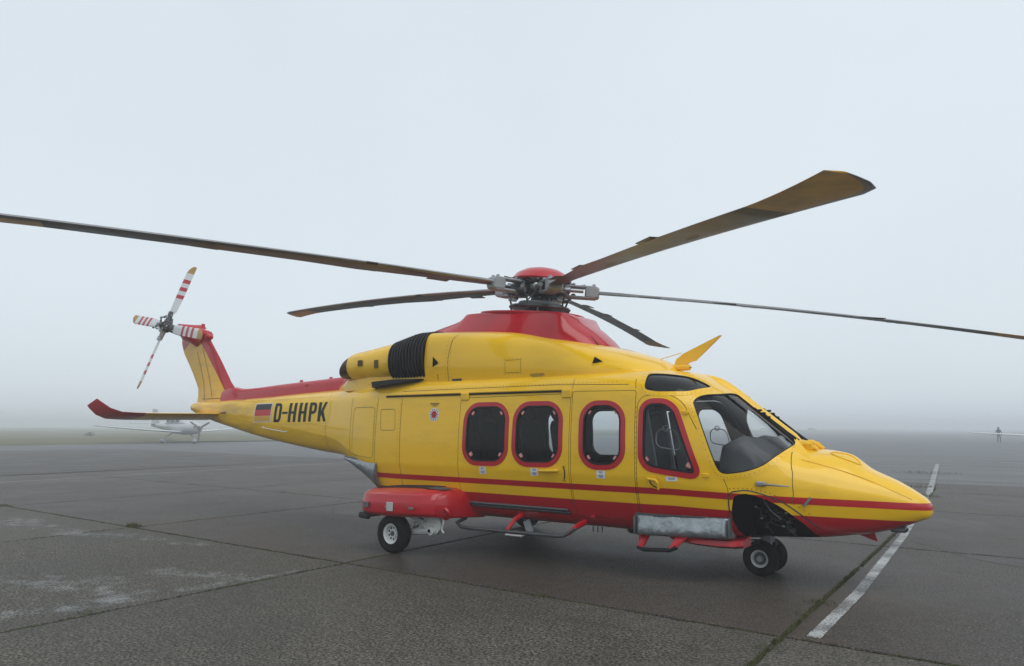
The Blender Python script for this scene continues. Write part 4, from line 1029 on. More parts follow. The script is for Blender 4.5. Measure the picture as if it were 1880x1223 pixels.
# red fairing round the mast, falling away aft between the engines
FAIR = [
 (1.34, [(.13,2.44),(.12,2.47),(.09,2.49),(.05,2.505),(0,2.51)]),
 (1.18, [(.36,2.44),(.33,2.57),(.24,2.63),(.14,2.665),(0,2.675)]),
 (1.00, [(.50,2.48),(.46,2.68),(.35,2.78),(.20,2.835),(0,2.845)]),
 (.78,  [(.60,2.52),(.55,2.80),(.44,2.93),(.27,3.00),(0,3.01)]),
 (.66,  [(.66,2.56),(.60,2.88),(.50,3.05),(.46,3.10),(0,3.105)]),
 (.30,  [(.70,2.64),(.62,2.92),(.50,3.10),(.47,3.135),(0,3.14)]),
 (-.40, [(.72,2.70),(.62,2.96),(.50,3.15),(.47,3.195),(0,3.20)]),
 (-.95, [(.70,2.74),(.58,2.97),(.46,3.16),(.42,3.225),(0,3.235)]),
 (-1.10,[(.69,2.74),(.57,2.97),(.44,3.11),(.30,3.18),(0,3.20)]),
 (-1.60,[(.60,2.70),(.52,2.90),(.38,3.03),(.22,3.09),(0,3.11)]),
 (-2.20,[(.48,2.50),(.42,2.76),(.30,2.90),(.17,2.97),(0,2.99)]),
 (-3.00,[(.40,2.30),(.35,2.58),(.26,2.74),(.14,2.82),(0,2.84)]),
 (-3.50,[(.32,2.20),(.29,2.42),(.22,2.58),(.12,2.65),(0,2.67)]),
 (-3.86,[(.24,2.18),(.23,2.30),(.19,2.40),(.10,2.45),(0,2.46)]),
]
fair_half = section_fn(FAIR, [.5, .45, .30, .25, .5], 5)
fr_ = MB().loft([ring(fair_half, x) for x in frange(-3.86, 1.34, 80)]); FBVH = BVHTree.FromPolygons([Vector(v) for v in fr_.v], fr_.f)
fair = fr_.build('mast_fairing', M_RED, HELI, smooth=38)
# overhanging lip round the top of the fairing
lp = []
for i in range(48):
    a = 2*math.pi*i/48; cx = -.10; ux = math.copysign(abs(math.cos(a))**.75, math.cos(a)); uy = math.copysign(abs(math.sin(a))**.75, math.sin(a))
    x = cx+.75*ux*(1.0 if ux > 0 else 1.02); y = .485*uy*(1-.12*max(0, ux)); z = 3.163-.0955*(x)
    lp.append(Vector((x, y, z)))
MB().tube(lp+[lp[0]], .022, 8, cap=False, squash=1.0).build('fairing_lip', M_RED, fair)
tp = MB(); c_ = Vector((-.1, 0, 3.185)); tp.add([p+Vector((0, 0, .018)) for p in lp]+[c_+Vector((0, 0, .012))], [(i, (i+1) % 48, 48) for i in range(48)]); tp.build('fairing_top', M_RED, fair, smooth=60)
# front air inlet of the fairing (dark slot on the starboard and port cheeks)
for s in (-1, 1):
    m = MB(); pts = []
    for x, z in ((.98, 2.79), (1.18, 2.60), (1.28, 2.52), (1.20, 2.55), (1.06, 2.66)):
        h, n_, _, _ = FBVH.find_nearest(Vector((x, s*.30, z)))
        if n_.dot(Vector((.3, s*1.0, .6))) < 0: n_ = -n_
        pts.append(h+n_*.006)
    m.add(pts, [tuple(range(5))]); m.build('fairing_inlet', M_WELL, fair, smooth=0)
# engines: one nacelle each side with ribbed inlet screen, tail cone and exhaust
def nac_ring(x, cy, cz, w, h, n=28, e=2.4):
    return [(x, cy+w*math.copysign(abs(math.cos(t))**(2/e), math.cos(t)), cz+h*math.copysign(abs(math.sin(t))**(2/e), math.sin(t))) for t in (2*math.pi*i/n for i in range(n))]
for s in (-1, 1):
    def nr(x, cy, cz, w, h, e=2.4): return nac_ring(x, s*cy, cz, w, h, 28, e)
    nb = MB().loft([nr(-2.98, .60, 2.535, .27, .205), nr(-2.90, .60, 2.535, .285, .225), nr(-2.55, .595, 2.545, .31, .25), nr(-2.30, .59, 2.555, .33, .275), nr(-2.10, .585, 2.565, .345, .29), nr(-1.42, .58, 2.58, .355, .31)])
    nac = nb.build('engine_nacelle', M_YEL2, HELI, smooth=40)
    # inlet screen: dark core with raised ribs
    sc_ = MB().loft([nr(-2.00, .585, 2.567, .36, .305), nr(-1.78, .582, 2.585, .385, .34), nr(-1.29, .575, 2.60, .395, .36)]); scr = sc_.build('inlet_screen', M_WELL, nac, smooth=40)
    for k in range(12):
        t = k/11; x0 = -1.985+t*.68; w = .376+.030*min(1, t*2); h = .320+.050*min(1, t*1.6); cz = 2.565+.038*min(1, t*1.7)
        rb = MB().loft([nr(x0-.016, .583, cz, w-.02, h-.02), nr(x0-.012, .583, cz, w, h), nr(x0+.012, .583, cz, w+.002, h+.002), nr(x0+.016, .583, cz, w-.02, h-.02)], cap=False)
        rb.build('rib', M_BLK, scr, smooth=40)
    # exhaust, cut obliquely
    ex = [nr(-2.96, .60, 2.535, .245, .185, 2.1), nr(-3.02, .60, 2.535, .25, .185, 2.1)]
    end = [(-3.03-.24*(1-((p[2]-2.35)/.37)), p[1], p[2]) for p in nr(0, .605, 2.535, .235, .180, 2.1)]
    ii = [(p[0]+.004, s*.605+(p[1]-s*.605)*.92, 2.535+(p[2]-2.535)*.92) for p in end]; deep = nr(-2.80, .60, 2.535, .20, .15, 2.1)
    MB().loft(ex+[end, ii, deep]).build('exhaust_nozzle', M_EXH, nac, smooth=40)
    for (x, z, dx, dz, mt) in ((-2.63, 2.56, .10, .09, M_EXH), (-2.27, 2.53, .09, .12, M_SEAM)):
        yy = s*(.60+.312 if x < -2.5 else .59+.333)
        MB().bbox((x, yy, z), (dx, .012, dz), .004).build('vent_panel', mt, nac)
    # black drip fence below the screen
    df = MB(); df.prism([(-2.34, s*.92, 2.175), (-2.20, s*1.06, 2.185), (-1.75, s*1.09, 2.215), (-1.38, s*1.00, 2.262), (-1.36, s*.70, 2.27), (-2.34, s*.70, 2.19)], [(-2.36, s*.92, 2.235), (-2.22, s*1.055, 2.255), (-1.75, s*1.085, 2.275), (-1.38, s*.995, 2.275), (-1.36, s*.70, 2.285), (-2.36, s*.70, 2.25)])
    df.build('drip_fence', M_BLK, nac)
# deck under the engines
dk = MB().loft([[(x, -w, 2.16), (x, -w*1.0, z1-.05), (x, -w*.93, z1), (x, w*.93, z1), (x, w, z1-.05), (x, w, 2.16)] for x, w, z1 in ((-3.80, .30, 2.26), (-3.45, .52, 2.30), (-3.1, .72, 2.36), (-2.5, .82, 2.40), (-1.4, .86, 2.42), (-1.0, .86, 2.42))]); dk.build('engine_deck', M_YEL2, HELI)
# small things on the roof
MB().tube([(1.83, -.02, 2.45), (2.12, -.02, 2.515)], .005, 6).build('aerial_wire', M_YEL, HELI)
an = MB(); A = [(2.02, 2.36), (2.16, 2.36), (2.23, 2.40), (2.30, 2.415), (2.625, 2.70), (2.60, 2.70), (2.14, 2.505), (2.05, 2.44)]
an.prism([(x, -.018, z) for x, z in A], [(x, .018, z) for x, z in A]); an.build('blade_aerial', M_YEL, HELI)
an = MB(); an.bbox((2.10, 0, 2.335), (.26, .10, .07), .02); an.build('aerial_base', M_YEL, HELI)
# ------------------------------------------------------------------ tail: spine, fin, stabiliser, tail rotor
SPN = [(-3.80, [(.24,2.17),(.235,2.36),(.19,2.435),(.08,2.455),(0,2.458)]), (-5.5, [(.20,2.12),(.19,2.29),(.15,2.365),(.07,2.385),(0,2.39)]), (-6.8, [(.15,2.09),(.14,2.235),(.11,2.31),(.05,2.33),(0,2.335)]), (-7.20, [(.12,2.08),(.115,2.26),(.09,2.345),(.045,2.37),(0,2.375)]), (-7.55, [(.09,2.08),(.085,2.2),(.06,2.3),(.03,2.33),(0,2.34)])]
sp_half = section_fn(SPN, [.5, .4, .4, .4, .5], 4)
MB().loft([ring(sp_half, x) for x in frange(-7.55, -3.80, 34)]).build('dorsal_spine', M_RED, HELI, smooth=40)
for x, z, r_ in ((-4.75, 2.33, .03), (-5.1, 2.415, .02), (-4.3, 2.44, .02)): MB().bbox((x, -.21 if z < 2.4 else -.05, z), (.08, .03, .05), .012).build('spine_fitting', M_RED, HELI)
# fin: airfoil sections up a swept line; leading part red, rest yellow
FIN = [(2.02, -7.02, -8.56, .16), (2.20, -7.12, -8.50, .14), (2.36, -7.20, -8.50, .12), (2.46, -7.32, -8.56, .105), (2.60, -7.44, -8.66, .10), (2.90, -7.70, -8.90, .095), (3.20, -7.98, -9.15, .09), (3.42, -8.18, -9.24, .10), (3.56, -8.26, -9.20, .12)]
fz = [pchip([f_[0] for f_ in FIN], [f_[i] for f_ in FIN]) for i in range(4)]
def foil(le, te, th, z, n=14):
    c = te-le; U = []
    for i in range(n+1):
        t = .5-.5*math.cos(math.pi*i/n); y = 5*th*.5*(.2969*math.sqrt(t)-.126*t-.3516*t*t+.2843*t**3-.1036*t**4)*2
        U.append((t, y))
    P = [(le+c*t, y, z) for t, y in U]+[(le+c*t, -y, z) for t, y in reversed(U[1:-1])]
    return P
def fin_mat():
    m, n, l, b = nodemat('fin paint'); tc = paint_rough(m, n, l, b)
    sp = n.new('ShaderNodeSeparateXYZ'); l.new(tc.outputs['Object'], sp.inputs[0])
    # the red leading band leans back with the fin; everything above the gearbox joint is red too
    a = math_node(n, l, 'ADD', sp.outputs['X'], math_node(n, l, 'MULTIPLY', sp.outputs['Z'], .955))
    band_ = math_node(n, l, 'MULTIPLY', math_node(n, l, 'GREATER_THAN', a, -5.245), math_node(n, l, 'GREATER_THAN', sp.outputs['Z'], 2.135))
    top = math_node(n, l, 'GREATER_THAN', math_node(n, l, 'ADD', sp.outputs['Z'], math_node(n, l, 'MULTIPLY', sp.outputs['X'], -.55)), 8.235)
    red = math_node(n, l, 'MAXIMUM', band_, top)
    h = n.new('ShaderNodeMix'); h.data_type = 'RGBA'; l.new(red, h.inputs[0]); h.inputs[6].default_value = (YEL[0]*.92, YEL[1]*.92, .006, 1); h.inputs[7].default_value = (*RED, 1)
    grime(n, l, tc, h.outputs[2], b.inputs['Base Color'], .5, 3.0)
    return m
M_FIN = fin_mat()
fin = MB().loft([foil(fz[1](z), fz[2](z), fz[3](z), z) for z in frange(2.02, 3.56, 34)]).build('tail_fin', M_FIN, HELI, smooth=50)
fs = MB()
for P in ([(-8.20, 2.12), (-8.28, 2.55), (-8.55, 3.15)], [(-7.9, 2.2), (-8.12, 2.75), (-8.36, 3.25)], [(-7.45, 2.16), (-8.3, 2.16)]):
    for i in range(len(P)-1):
        a, b = P[i], P[i+1]; dx, dz = b[0]-a[0], b[1]-a[1]; L = math.hypot(dx, dz); nx_, nz_ = -dz/L*.006, dx/L*.006
        def FY(x, z):
            le, te, th = fz[1](z), fz[2](z), fz[3](z); t = min(1, max(0, (x-le)/(te-le)))
            return (x, -(5*th*(.2969*math.sqrt(t)-.126*t-.3516*t*t+.2843*t**3-.1036*t**4))-.003, z)
        m = 8
        V = []
        for j in range(m+1):
            t = j/m; x, z = a[0]+dx*t, a[1]+dz*t; V += [FY(x+nx_, z+nz_), FY(x-nx_, z-nz_)]
        fs.add(V, [(2*j, 2*j+1, 2*j+3, 2*j+2) for j in range(m)])
fs.build('fin_seams', M_SEAM, fin, smooth=0)
# gearbox fairing at the top of the fin, reaching out to the tail rotor
gb = MB(); C0 = Vector((-8.62, -.02, 3.56))
gb.loft([[Vector((-8.20+dx, yy*ww, 3.50+zz*hh)) for yy, zz in ((-.10, -.5), (-.16, 0), (-.10, .5), (0, .65), (.10, .5), (.16, 0), (.10, -.5), (0, -.65))] for dx, ww, hh in ((0.02, .3, .05), (-.04, .7, .12), (-.2, 1.0, .18), (-.45, 1.05, .20), (-.70, .9, .18), (-.95, .5, .10))])
gb.build('gearbox_fairing', M_RED, HELI, smooth=60)
sh = MB().tube([(-8.58, 0, 3.50), (-8.62, -.20, 3.55), (-8.645, -.45, 3.60)], [.24, .17, .11], 16); sh.build('gearbox_arm', M_RED, HELI)
bc = MB().lathe([(.0, 0), (.065, 0), (.065, .02), (.04, .035), (.04, .08), (.028, .10), (0, .105)], (-8.46, 0, 3.64), None, 16); bc.build('beacon', M_RED, HELI)
ta = MB().lathe([(0, -.09), (.06, -.09), (.075, -.02), (.06, .06), (0, .10)], (-8.18, -.02, 3.44), Matrix.Rotation(R(90), 3, 'Y'), 14); ta.build('tail_light', M_RED, HELI)
# stabiliser with upturned red tips
for s in (-1, 1):
    def sfoil(le, te, y, z, th, tilt=0):
        out = []
        for i in range(21):
            t = i/10 if i <= 10 else (20-i)/10
            yy = 5*th*(.2969*math.sqrt(max(t, 0))-.126*t-.3516*t*t+.2843*t**3-.1036*t**4)*(1 if i <= 10 else -1)
            if i == 20: break
            out.append(Vector((le+(te-le)*t, s*(y-math.sin(tilt)*yy), z+math.cos(tilt)*yy+.05-.12*t)))
        return out
    st = MB().loft([sfoil(-7.22, -8.02, .10, 1.80, .075), sfoil(-7.24, -8.02, .30, 1.80, .075), sfoil(-7.36, -8.06, 1.30, 1.79, .065), sfoil(-7.40, -8.08, 1.62, 1.79, .060)]).build('stabiliser', M_YEL2, HELI, smooth=50)
    MB().loft([sfoil(-7.40, -8.08, 1.62, 1.79, .0605), sfoil(-7.45, -8.11, 1.80, 1.795, .056, .1), sfoil(-7.58, -8.19, 1.97, 1.81, .040, .45), sfoil(-7.78, -8.32, 2.08, 1.88, .024, .8), sfoil(-7.98, -8.42, 2.15, 1.99, .018, 1.0), sfoil(-8.12, -8.48, 2.17, 2.05, .010, 1.05)]).build('stabiliser_tip', M_RED, st, smooth=50)
# small plate and aerial on the boom side
ae = MB().tube([SY(-5.62, 1.60, -1, .01), SY(-5.62, 1.60, -1, .05), SY(-5.35, 1.575, -1, .06), SY(-4.9, 1.53, -1, .05), SY(-4.85, 1.525, -1, .01)], .008, 6); ae.build('boom_aerial', M_WHITE, HELI)
decal_quad([(-7.2, 1.88), (-6.95, 1.885), (-6.95, 1.845), (-7.2, 1.84)], [rect(.2, 0, .9, .2), rect(0, .35, 1, .65), rect(.25, .8, .8, 1)], -1, .004).build('caption', M_SEAMR, HELI, smooth=0)
bo = MB(); bo.add([SY(-6.7, 2.10, -1, .003), SY(-6.45, 2.105, -1, .003), SY(-6.75, 2.03, -1, .003)], [(0, 1, 2)]); bo.build('boom_vent', M_WELL, HELI, smooth=0)
# tail rotor
TC = Vector((-8.654, -.699, 3.625)); TN = Vector((.0636, -.962, .2656)); E1 = Vector((.1609, .2726, .9486)); E2 = Vector((.985, .0176, -.1721))
E2 = (E2-TN*E2.dot(TN)).normalized(); E1 = TN.cross(E2) if TN.cross(E2).dot(E1) > 0 else -TN.cross(E2)
def tm(u): # local frame: span u, chord perpendicular in disc, thickness along the axle
    c = TN.cross(u).normalized(); return c
MT = Matrix((E2, E1, TN)).transposed()
thub = MB(); thub.lathe([(0, -.30), (.075, -.30), (.08, -.10), (.12, -.06), (.12, .04), (.07, .06), (.055, .12), (.03, .15), (0, .15)], TC, MT, 16)
thub.build('tail_rotor_hub', M_STEEL, HELI)
TH = bpy.data.objects['tail_rotor_hub']
rnd = random.Random(11)
for k, u in enumerate((E1, -E1, E2, -E2)):
    c = tm(u)
    g = MB(); g.tube([TC+u*.08, TC+u*.20, TC+u*.30], [.055, .048, .04], 10); g.bbox(TC+u*.27+TN*.02, (.10, .10, .05), .01, Matrix((u, c, TN)).transposed())
    g.tube([TC+u*.12+c*.09+TN*.13, TC+u*.22+c*.09+TN*.02], .014, 8); g.tube([TC+u*.06+TN*.14, TC+u*.15+c*.09+TN*.12], .016, 8)
    g.tube([TC+u*.18-c*.06-TN*.03, TC+u*.05-c*.10-TN*.05], .02, 8)
    g.build('blade_grip', M_HUBG if k % 2 else M_STEEL, TH)
    for j in range(4): MB().bbox(TC+u*rnd.uniform(.07, .28)+c*rnd.uniform(-.09, .09)+TN*rnd.uniform(-.02, .10), (.05, .035, .03), .008, Matrix((u, c, TN)).transposed()).build('hub_fitting', M_METAL if j % 2 else M_STEEL, TH)
    pit_ = .30 if k < 2 else .12
    cc = (c*math.cos(pit_)+TN*math.sin(pit_)).normalized(); nn = u.cross(cc).normalized()
    mats = [M_TRW, M_TRR, M_TRT]
    b = MB(); prev = None
    cuts = [(.27, 0), (.55, 0), (.60, 0), (.635, 1), (.70, 0), (.785, 1), (.855, 0), (.945, 1), (1.025, 0), (1.18, 0), (1.20, 2), (1.28, 2), (1.33, 2), (1.35, 2)]
    cuts = [(.27, 0), (.34, 0), (.62, 1), (.70, 0), (.79, 1), (.87, 0), (.96, 1), (1.045, 0), (1.19, 2), (1.29, 2), (1.35, 2)]
    rg = []
    for r_, mi in cuts:
        ch = .10+.10*min(1, (r_-.27)/.10); le, te = ch*.35, -ch*.65
        if r_ > 1.2: q = (r_-1.2)/.15; le -= .11*q*q; 
        th = .018 if r_ < .5 else .013
        rg.append([TC+u*r_+cc*(le+(te-le)*t)+nn*dz for t, dz in ((0, 0), (.06, th*.7), (.3, th), (.7, th*.6), (1, .001), (.7, -th*.5), (.3, -th*.8), (.06, -th*.6))])
    for i in range(len(cuts)-1):
        b.mi = cuts[i][1]; b.loft([rg[i], rg[i+1]], cap=(i in (0, len(cuts)-2)))
    b.build('tail_rotor_blade', mats, HELI, smooth=50)
# ------------------------------------------------------------------ main rotor
HUB = Vector((.048, 0, 3.531)); AX = Vector((.0955, -.0075, 1)).normalized()
def disc_pt(az, r, dz=0.0):
    d = Vector((math.cos(az), math.sin(az), 0)); d = (d-AX*d.dot(AX)).normalized()
    return HUB+d*r+AX*dz, d
hb = MB(); MH = Matrix((Vector((1, 0, 0))-AX*AX.x, AX.cross(Vector((1, 0, 0))), AX)).transposed()
MH = Matrix(((Vector((1, 0, 0))-AX*AX.x).normalized(), AX.cross(Vector((1, 0, 0))).normalized(), AX)).transposed()
hub = MB().lathe([(0, -.36), (.15, -.36), (.17, -.28), (.15, -.24), (.13, -.10), (.24, -.08), (.27, -.03), (.27, .05), (.22, .09), (.12, .12), (0, .12)], HUB, MH, 28).build('main_rotor_hub', M_STEEL, HELI)
MB().lathe([(0, .20), (.36, .15), (.415, .12), (.425, .14), (.36, .22), (.24, .285), (.11, .312), (0, .318)], HUB, MH, 40).build('hub_cap', M_RED, hub, smooth=50)
MB().lathe([(.20, -.30), (.42, -.29), (.44, -.265), (.42, -.24), (.20, -.235)], HUB, MH, 32, True).build('swashplate', M_STEEL, hub)
MB().lathe([(.16, -.235), (.30, -.225), (.31, -.20), (.29, -.18), (.16, -.17)], HUB, MH, 32, True).build('swashplate_upper', M_HUBG, hub)
bt = MB().lathe([(.13, -.46), (.20, -.46), (.17, -.41), (.20, -.38), (.16, -.34), (.13, -.34)], HUB, MH, 24, True); bt.build('mast_boot', M_BLK, hub)
for k in range(4):
    a = math.radians(30+90*k); p, d = disc_pt(a, .40, -.27); q = Vector((p.x*1.0+d.x*.02, p.y+d.y*.02, 3.10)); MB().tube([q, p], .014, 8).build('actuator_rod', M_STEEL, hub)
rnd = random.Random(21)
for i in range(46):
    a = rnd.uniform(0, 6.283); r_ = rnd.uniform(.14, .44); dz = rnd.uniform(-.20, .10); p, d = disc_pt(a, r_, dz); t = AX.cross(d)
    M_ = Matrix((d, t, AX)).transposed()
    if i % 3 == 0: MB().tube([p, p+t*rnd.uniform(-.12, .12)+AX*rnd.uniform(.03, .12)], rnd.uniform(.008, .018), 8).build('hub_link', M_STEEL if i % 2 else M_METAL, hub)
    else: MB().bbox(p, (rnd.uniform(.03, .09), rnd.uniform(.02, .06), rnd.uniform(.02, .05)), .006, M_).build('hub_fitting', (M_STEEL, M_METAL, M_HUBG, M_BLK)[i % 4], hub)
for k in range(5):
    a = R(-42.8)+k*2*math.pi/5; p, d = disc_pt(a, .31, 0); t = AX.cross(d)
    MB().lathe([(0, -.09), (.085, -.09), (.085, -.06), (.06, -.05), (.085, -.03), (.06, -.01), (.085, .02), (.06, .04), (.085, .06), (.085, .09), (0, .09)], p, Matrix((t, AX, d)).transposed(), 18).build('elastomeric_bearing', M_BLK, hub)
    g = MB(); P = [disc_pt(a+.18, .20, .12)[0], disc_pt(a+.22, .34, .15)[0], disc_pt(a+.12, .48, .10)[0], disc_pt(a+.05, .62, .11)[0]]; g.tube(catmull([tuple(q) for q in P], 5, False), .009, 6); g.build('bonding_cable', M_BLK, hub)
A0 = R(-42.8)
BLADES = [(0, .21), (1, .289), (2, .289), (3, .30), (4, .10)]
def main_blade(k, droop):
    az = A0+k*2*math.pi/5+(.011 if k == 0 else 0); _, d = disc_pt(az, 1); c = AX.cross(d).normalized()     # c points to the leading edge (anticlockwise rotor)
    def axis(r): return HUB+d*r-AX*(droop*(r/6.9)**2)
    M = Matrix((d, c, AX)).transposed()
    # arm, grip, damper, pitch horn and pitch link
    g = MB(); g.tube([axis(.16), axis(.34)], [.085, .06], 12); g.bbox(axis(.28), (.16, .22, .12), .02, M)
    arm = g.build('tension_link', M_STEEL, hub)
    g = MB()
    for sgn in (-1, 1):
        g.bbox(axis(.55)+AX*.075*sgn, (.46, .20, .035), .012, M)
    g.bbox(axis(.72), (.20, .21, .16), .02, M); g.bbox(axis(.36)+c*.0, (.06, .24, .17), .015, M)
    g.build('blade_grip', M_HUBG, hub)
    g = MB(); g.tube([axis(.30)+c*-.17, axis(.42)+c*-.17, axis(.425)+c*-.17, axis(.60)+c*-.15], [.045, .045, .028, .028], 12); g.lathe([(0, 0), (.05, 0), (.05, .05), (0, .05)], axis(.28)-c*.17-AX*.02, M, 10); g.build('lead_lag_damper', M_METAL, hub)
    g = MB(); hp = axis(.40)+c*.24-AX*.06; g.tube([axis(.46)-AX*.05, hp], [.035, .025], 8); lo_, _ = disc_pt(az+.62, .40, -.26); g.tube([hp, lo_], .014, 8); g.tube([hp-AX*.03, hp+AX*.03], .028, 8); g.tube([lo_-AX*.03, lo_+AX*.03], .026, 8); g.build('pitch_link', M_STEEL, hub)
    for j, (rr, cc_) in enumerate(((.46, .08), (.46, -.08), (.74, .07), (.74, -.07))): MB().lathe([(0, .09), (.022, .09), (.022, .115), (0, .12)], axis(rr)+c*cc_, M, 10).build('bolt', M_METAL, hub)
    # blade: twisting airfoil with swept parabolic tip
    b = MB(); rings = []; rs = [.80, .95, 1.10, 1.35, 1.8, 2.3, 2.45, 2.6, 2.75, 3.3, 4.0, 4.7, 5.3, 5.75, 5.95, 6.10, 6.25, 6.40, 6.55, 6.68, 6.78, 6.86, 6.90]
    mi = []
    for r in rs:
        ch = .20+.16*min(1, max(0, (r-.8)/1.5))
        le = .10+.045*min(1, max(0, (r-.8)/1.5)); te = le-ch
        if 2.35 < r < 2.9: te -= .035*math.sin((r-2.35)/.55*math.pi)
        if r > 5.9:
            q = (r-5.9)/1.0; te -= .13*q**1.6; le -= .36*max(0, (r-6.60)/.30)**1.8
        tw = R(11-9*(r/6.9)); cc = c*math.cos(tw)+AX*math.sin(tw); nn = d.cross(cc).normalized()
        if nn.dot(AX) < 0: nn = -nn
        th = .026 if r > 1.2 else .032
        if r > 6.6: th *= max(.2, 1-(r-6.6)/.32)
        prof = [(0, 0), (.02, .5), (.08, .85), (.30, 1.0), (.62, .62), (1.0, .04), (1.0, -.04), (.62, -.35), (.34, -.60), (.17, -.62), (.08, -.55), (.02, -.34)]
        rings.append([axis(r)+cc*(le+(te-le)*t)+nn*(h*th) for t, h in prof])
    n = len(prof)
    for i in range(len(rs)-1):
        for j in range(n):
            kx = (j+1) % n; rm = (rs[i]+rs[i+1])/2
            tip = rm > 6.02; greyb = 5.75 < rm <= 6.02
            edge = j in (0, 1, n-1, n-2) or (j == n-3 and (rm > 4.6 or rm < 2.4) and not greyb)
            b.mi = 1 if edge and (rm > 4.6 or rm < 2.4 or rm > 2.6) else (2 if tip else (3 if greyb else 0))
            if rm > 6.70 and not edge: b.mi = 2
            b.add([rings[i][j], rings[i][kx], rings[i+1][kx], rings[i+1][j]], [(0, 1, 2, 3)])
    b.mi = 0; b.add(rings[0], [tuple(range(n))]); b.mi = 2; b.add(rings[-1], [tuple(range(n))])
    me = b.mesh('main_rotor_blade', [M_BLADE, M_EROS, M_BTIP, M_BGREY], 0)
    bm = bmesh.new(); bm.from_mesh(me); bmesh.ops.remove_doubles(bm, verts=bm.verts, dist=1e-5); bmesh.ops.recalc_face_normals(bm, faces=bm.faces); bm.to_mesh(me); bm.free(); finish(me, 50)
    bo_ = link('main_rotor_blade', me, HELI)
    for r in (1.5, 2.5, 4.4):
        tw = R(9-9*(r/6.9)); cc = c*math.cos(tw)+AX*math.sin(tw)
        MB().bbox(axis(r)-cc*.20, (.30, .10, .012), .004, Matrix((d, cc, d.cross(cc))).transposed()).build('trim_tab', M_BLADE, bo_)
        for j in (0, 1): MB().bbox(axis(r+.3+.12*j)+cc*.02-AX*.020, (.10, .008, .003), .001, Matrix((d, cc, d.cross(cc))).transposed()).build('blade_mark', M_BGREY, bo_)
for k, dr in BLADES: main_blade(k, dr)
# ------------------------------------------------------------------ undercarriage, sponsons, steps, covers
def wheel(c, r, w, rim_r, axis_y, parent, nm, holes=9, main=True):
    MY = Matrix.Rotation(R(-90)*(1 if axis_y > 0 else -1), 3, 'X')    # lathe axis to +-y
    hw = w/2
    t = MB().lathe([(rim_r, -hw*.62), (rim_r*1.12, -hw*.92), (r*.80, -hw), (r*.93, -hw*.86), (r*.995, -hw*.45), (r, 0), (r*.995, hw*.45), (r*.93, hw*.86), (r*.80, hw), (rim_r*1.12, hw*.92), (rim_r, hw*.62)], c, MY, 40, True)
    ty = t.build('tyre', M_TYRE, parent, smooth=50)
    rim = MB().lathe([(0, hw*.30), (rim_r*.34, hw*.34), (rim_r*.40, hw*.22), (rim_r*.74, hw*.20), (rim_r*.80, hw*.62), (rim_r*1.0, hw*.80), (rim_r*1.06, hw*.70), (rim_r*1.02, -hw*.7), (0, -hw*.7)], c, MY, 36).build('rim', M_WHITE, parent, smooth=40)
    for i in range(holes):
        a = 2*math.pi*i/holes; p = Vector(c)+MY @ Vector((rim_r*.58*math.cos(a), rim_r*.58*math.sin(a), hw*.205))
        MB().lathe([(0, 0), (rim_r*.11, 0), (rim_r*.11, .003), (0, .003)], p, MY, 10).build('rim_hole', M_WELL, rim, smooth=0)
    if not main: MB().lathe([(0, hw*.36), (rim_r*.66, hw*.34), (rim_r*.72, hw*.24), (0, hw*.22)], c, MY, 24).build('rim_dish', M_STEEL, rim)  # dark disc over the dished middle of the nose wheel rim
    MB().lathe([(0, hw*.30), (rim_r*.26, hw*.31), (rim_r*.24, hw*.46), (0, hw*.48)], c, MY, 12).build('hub_nut', M_STEEL, rim)
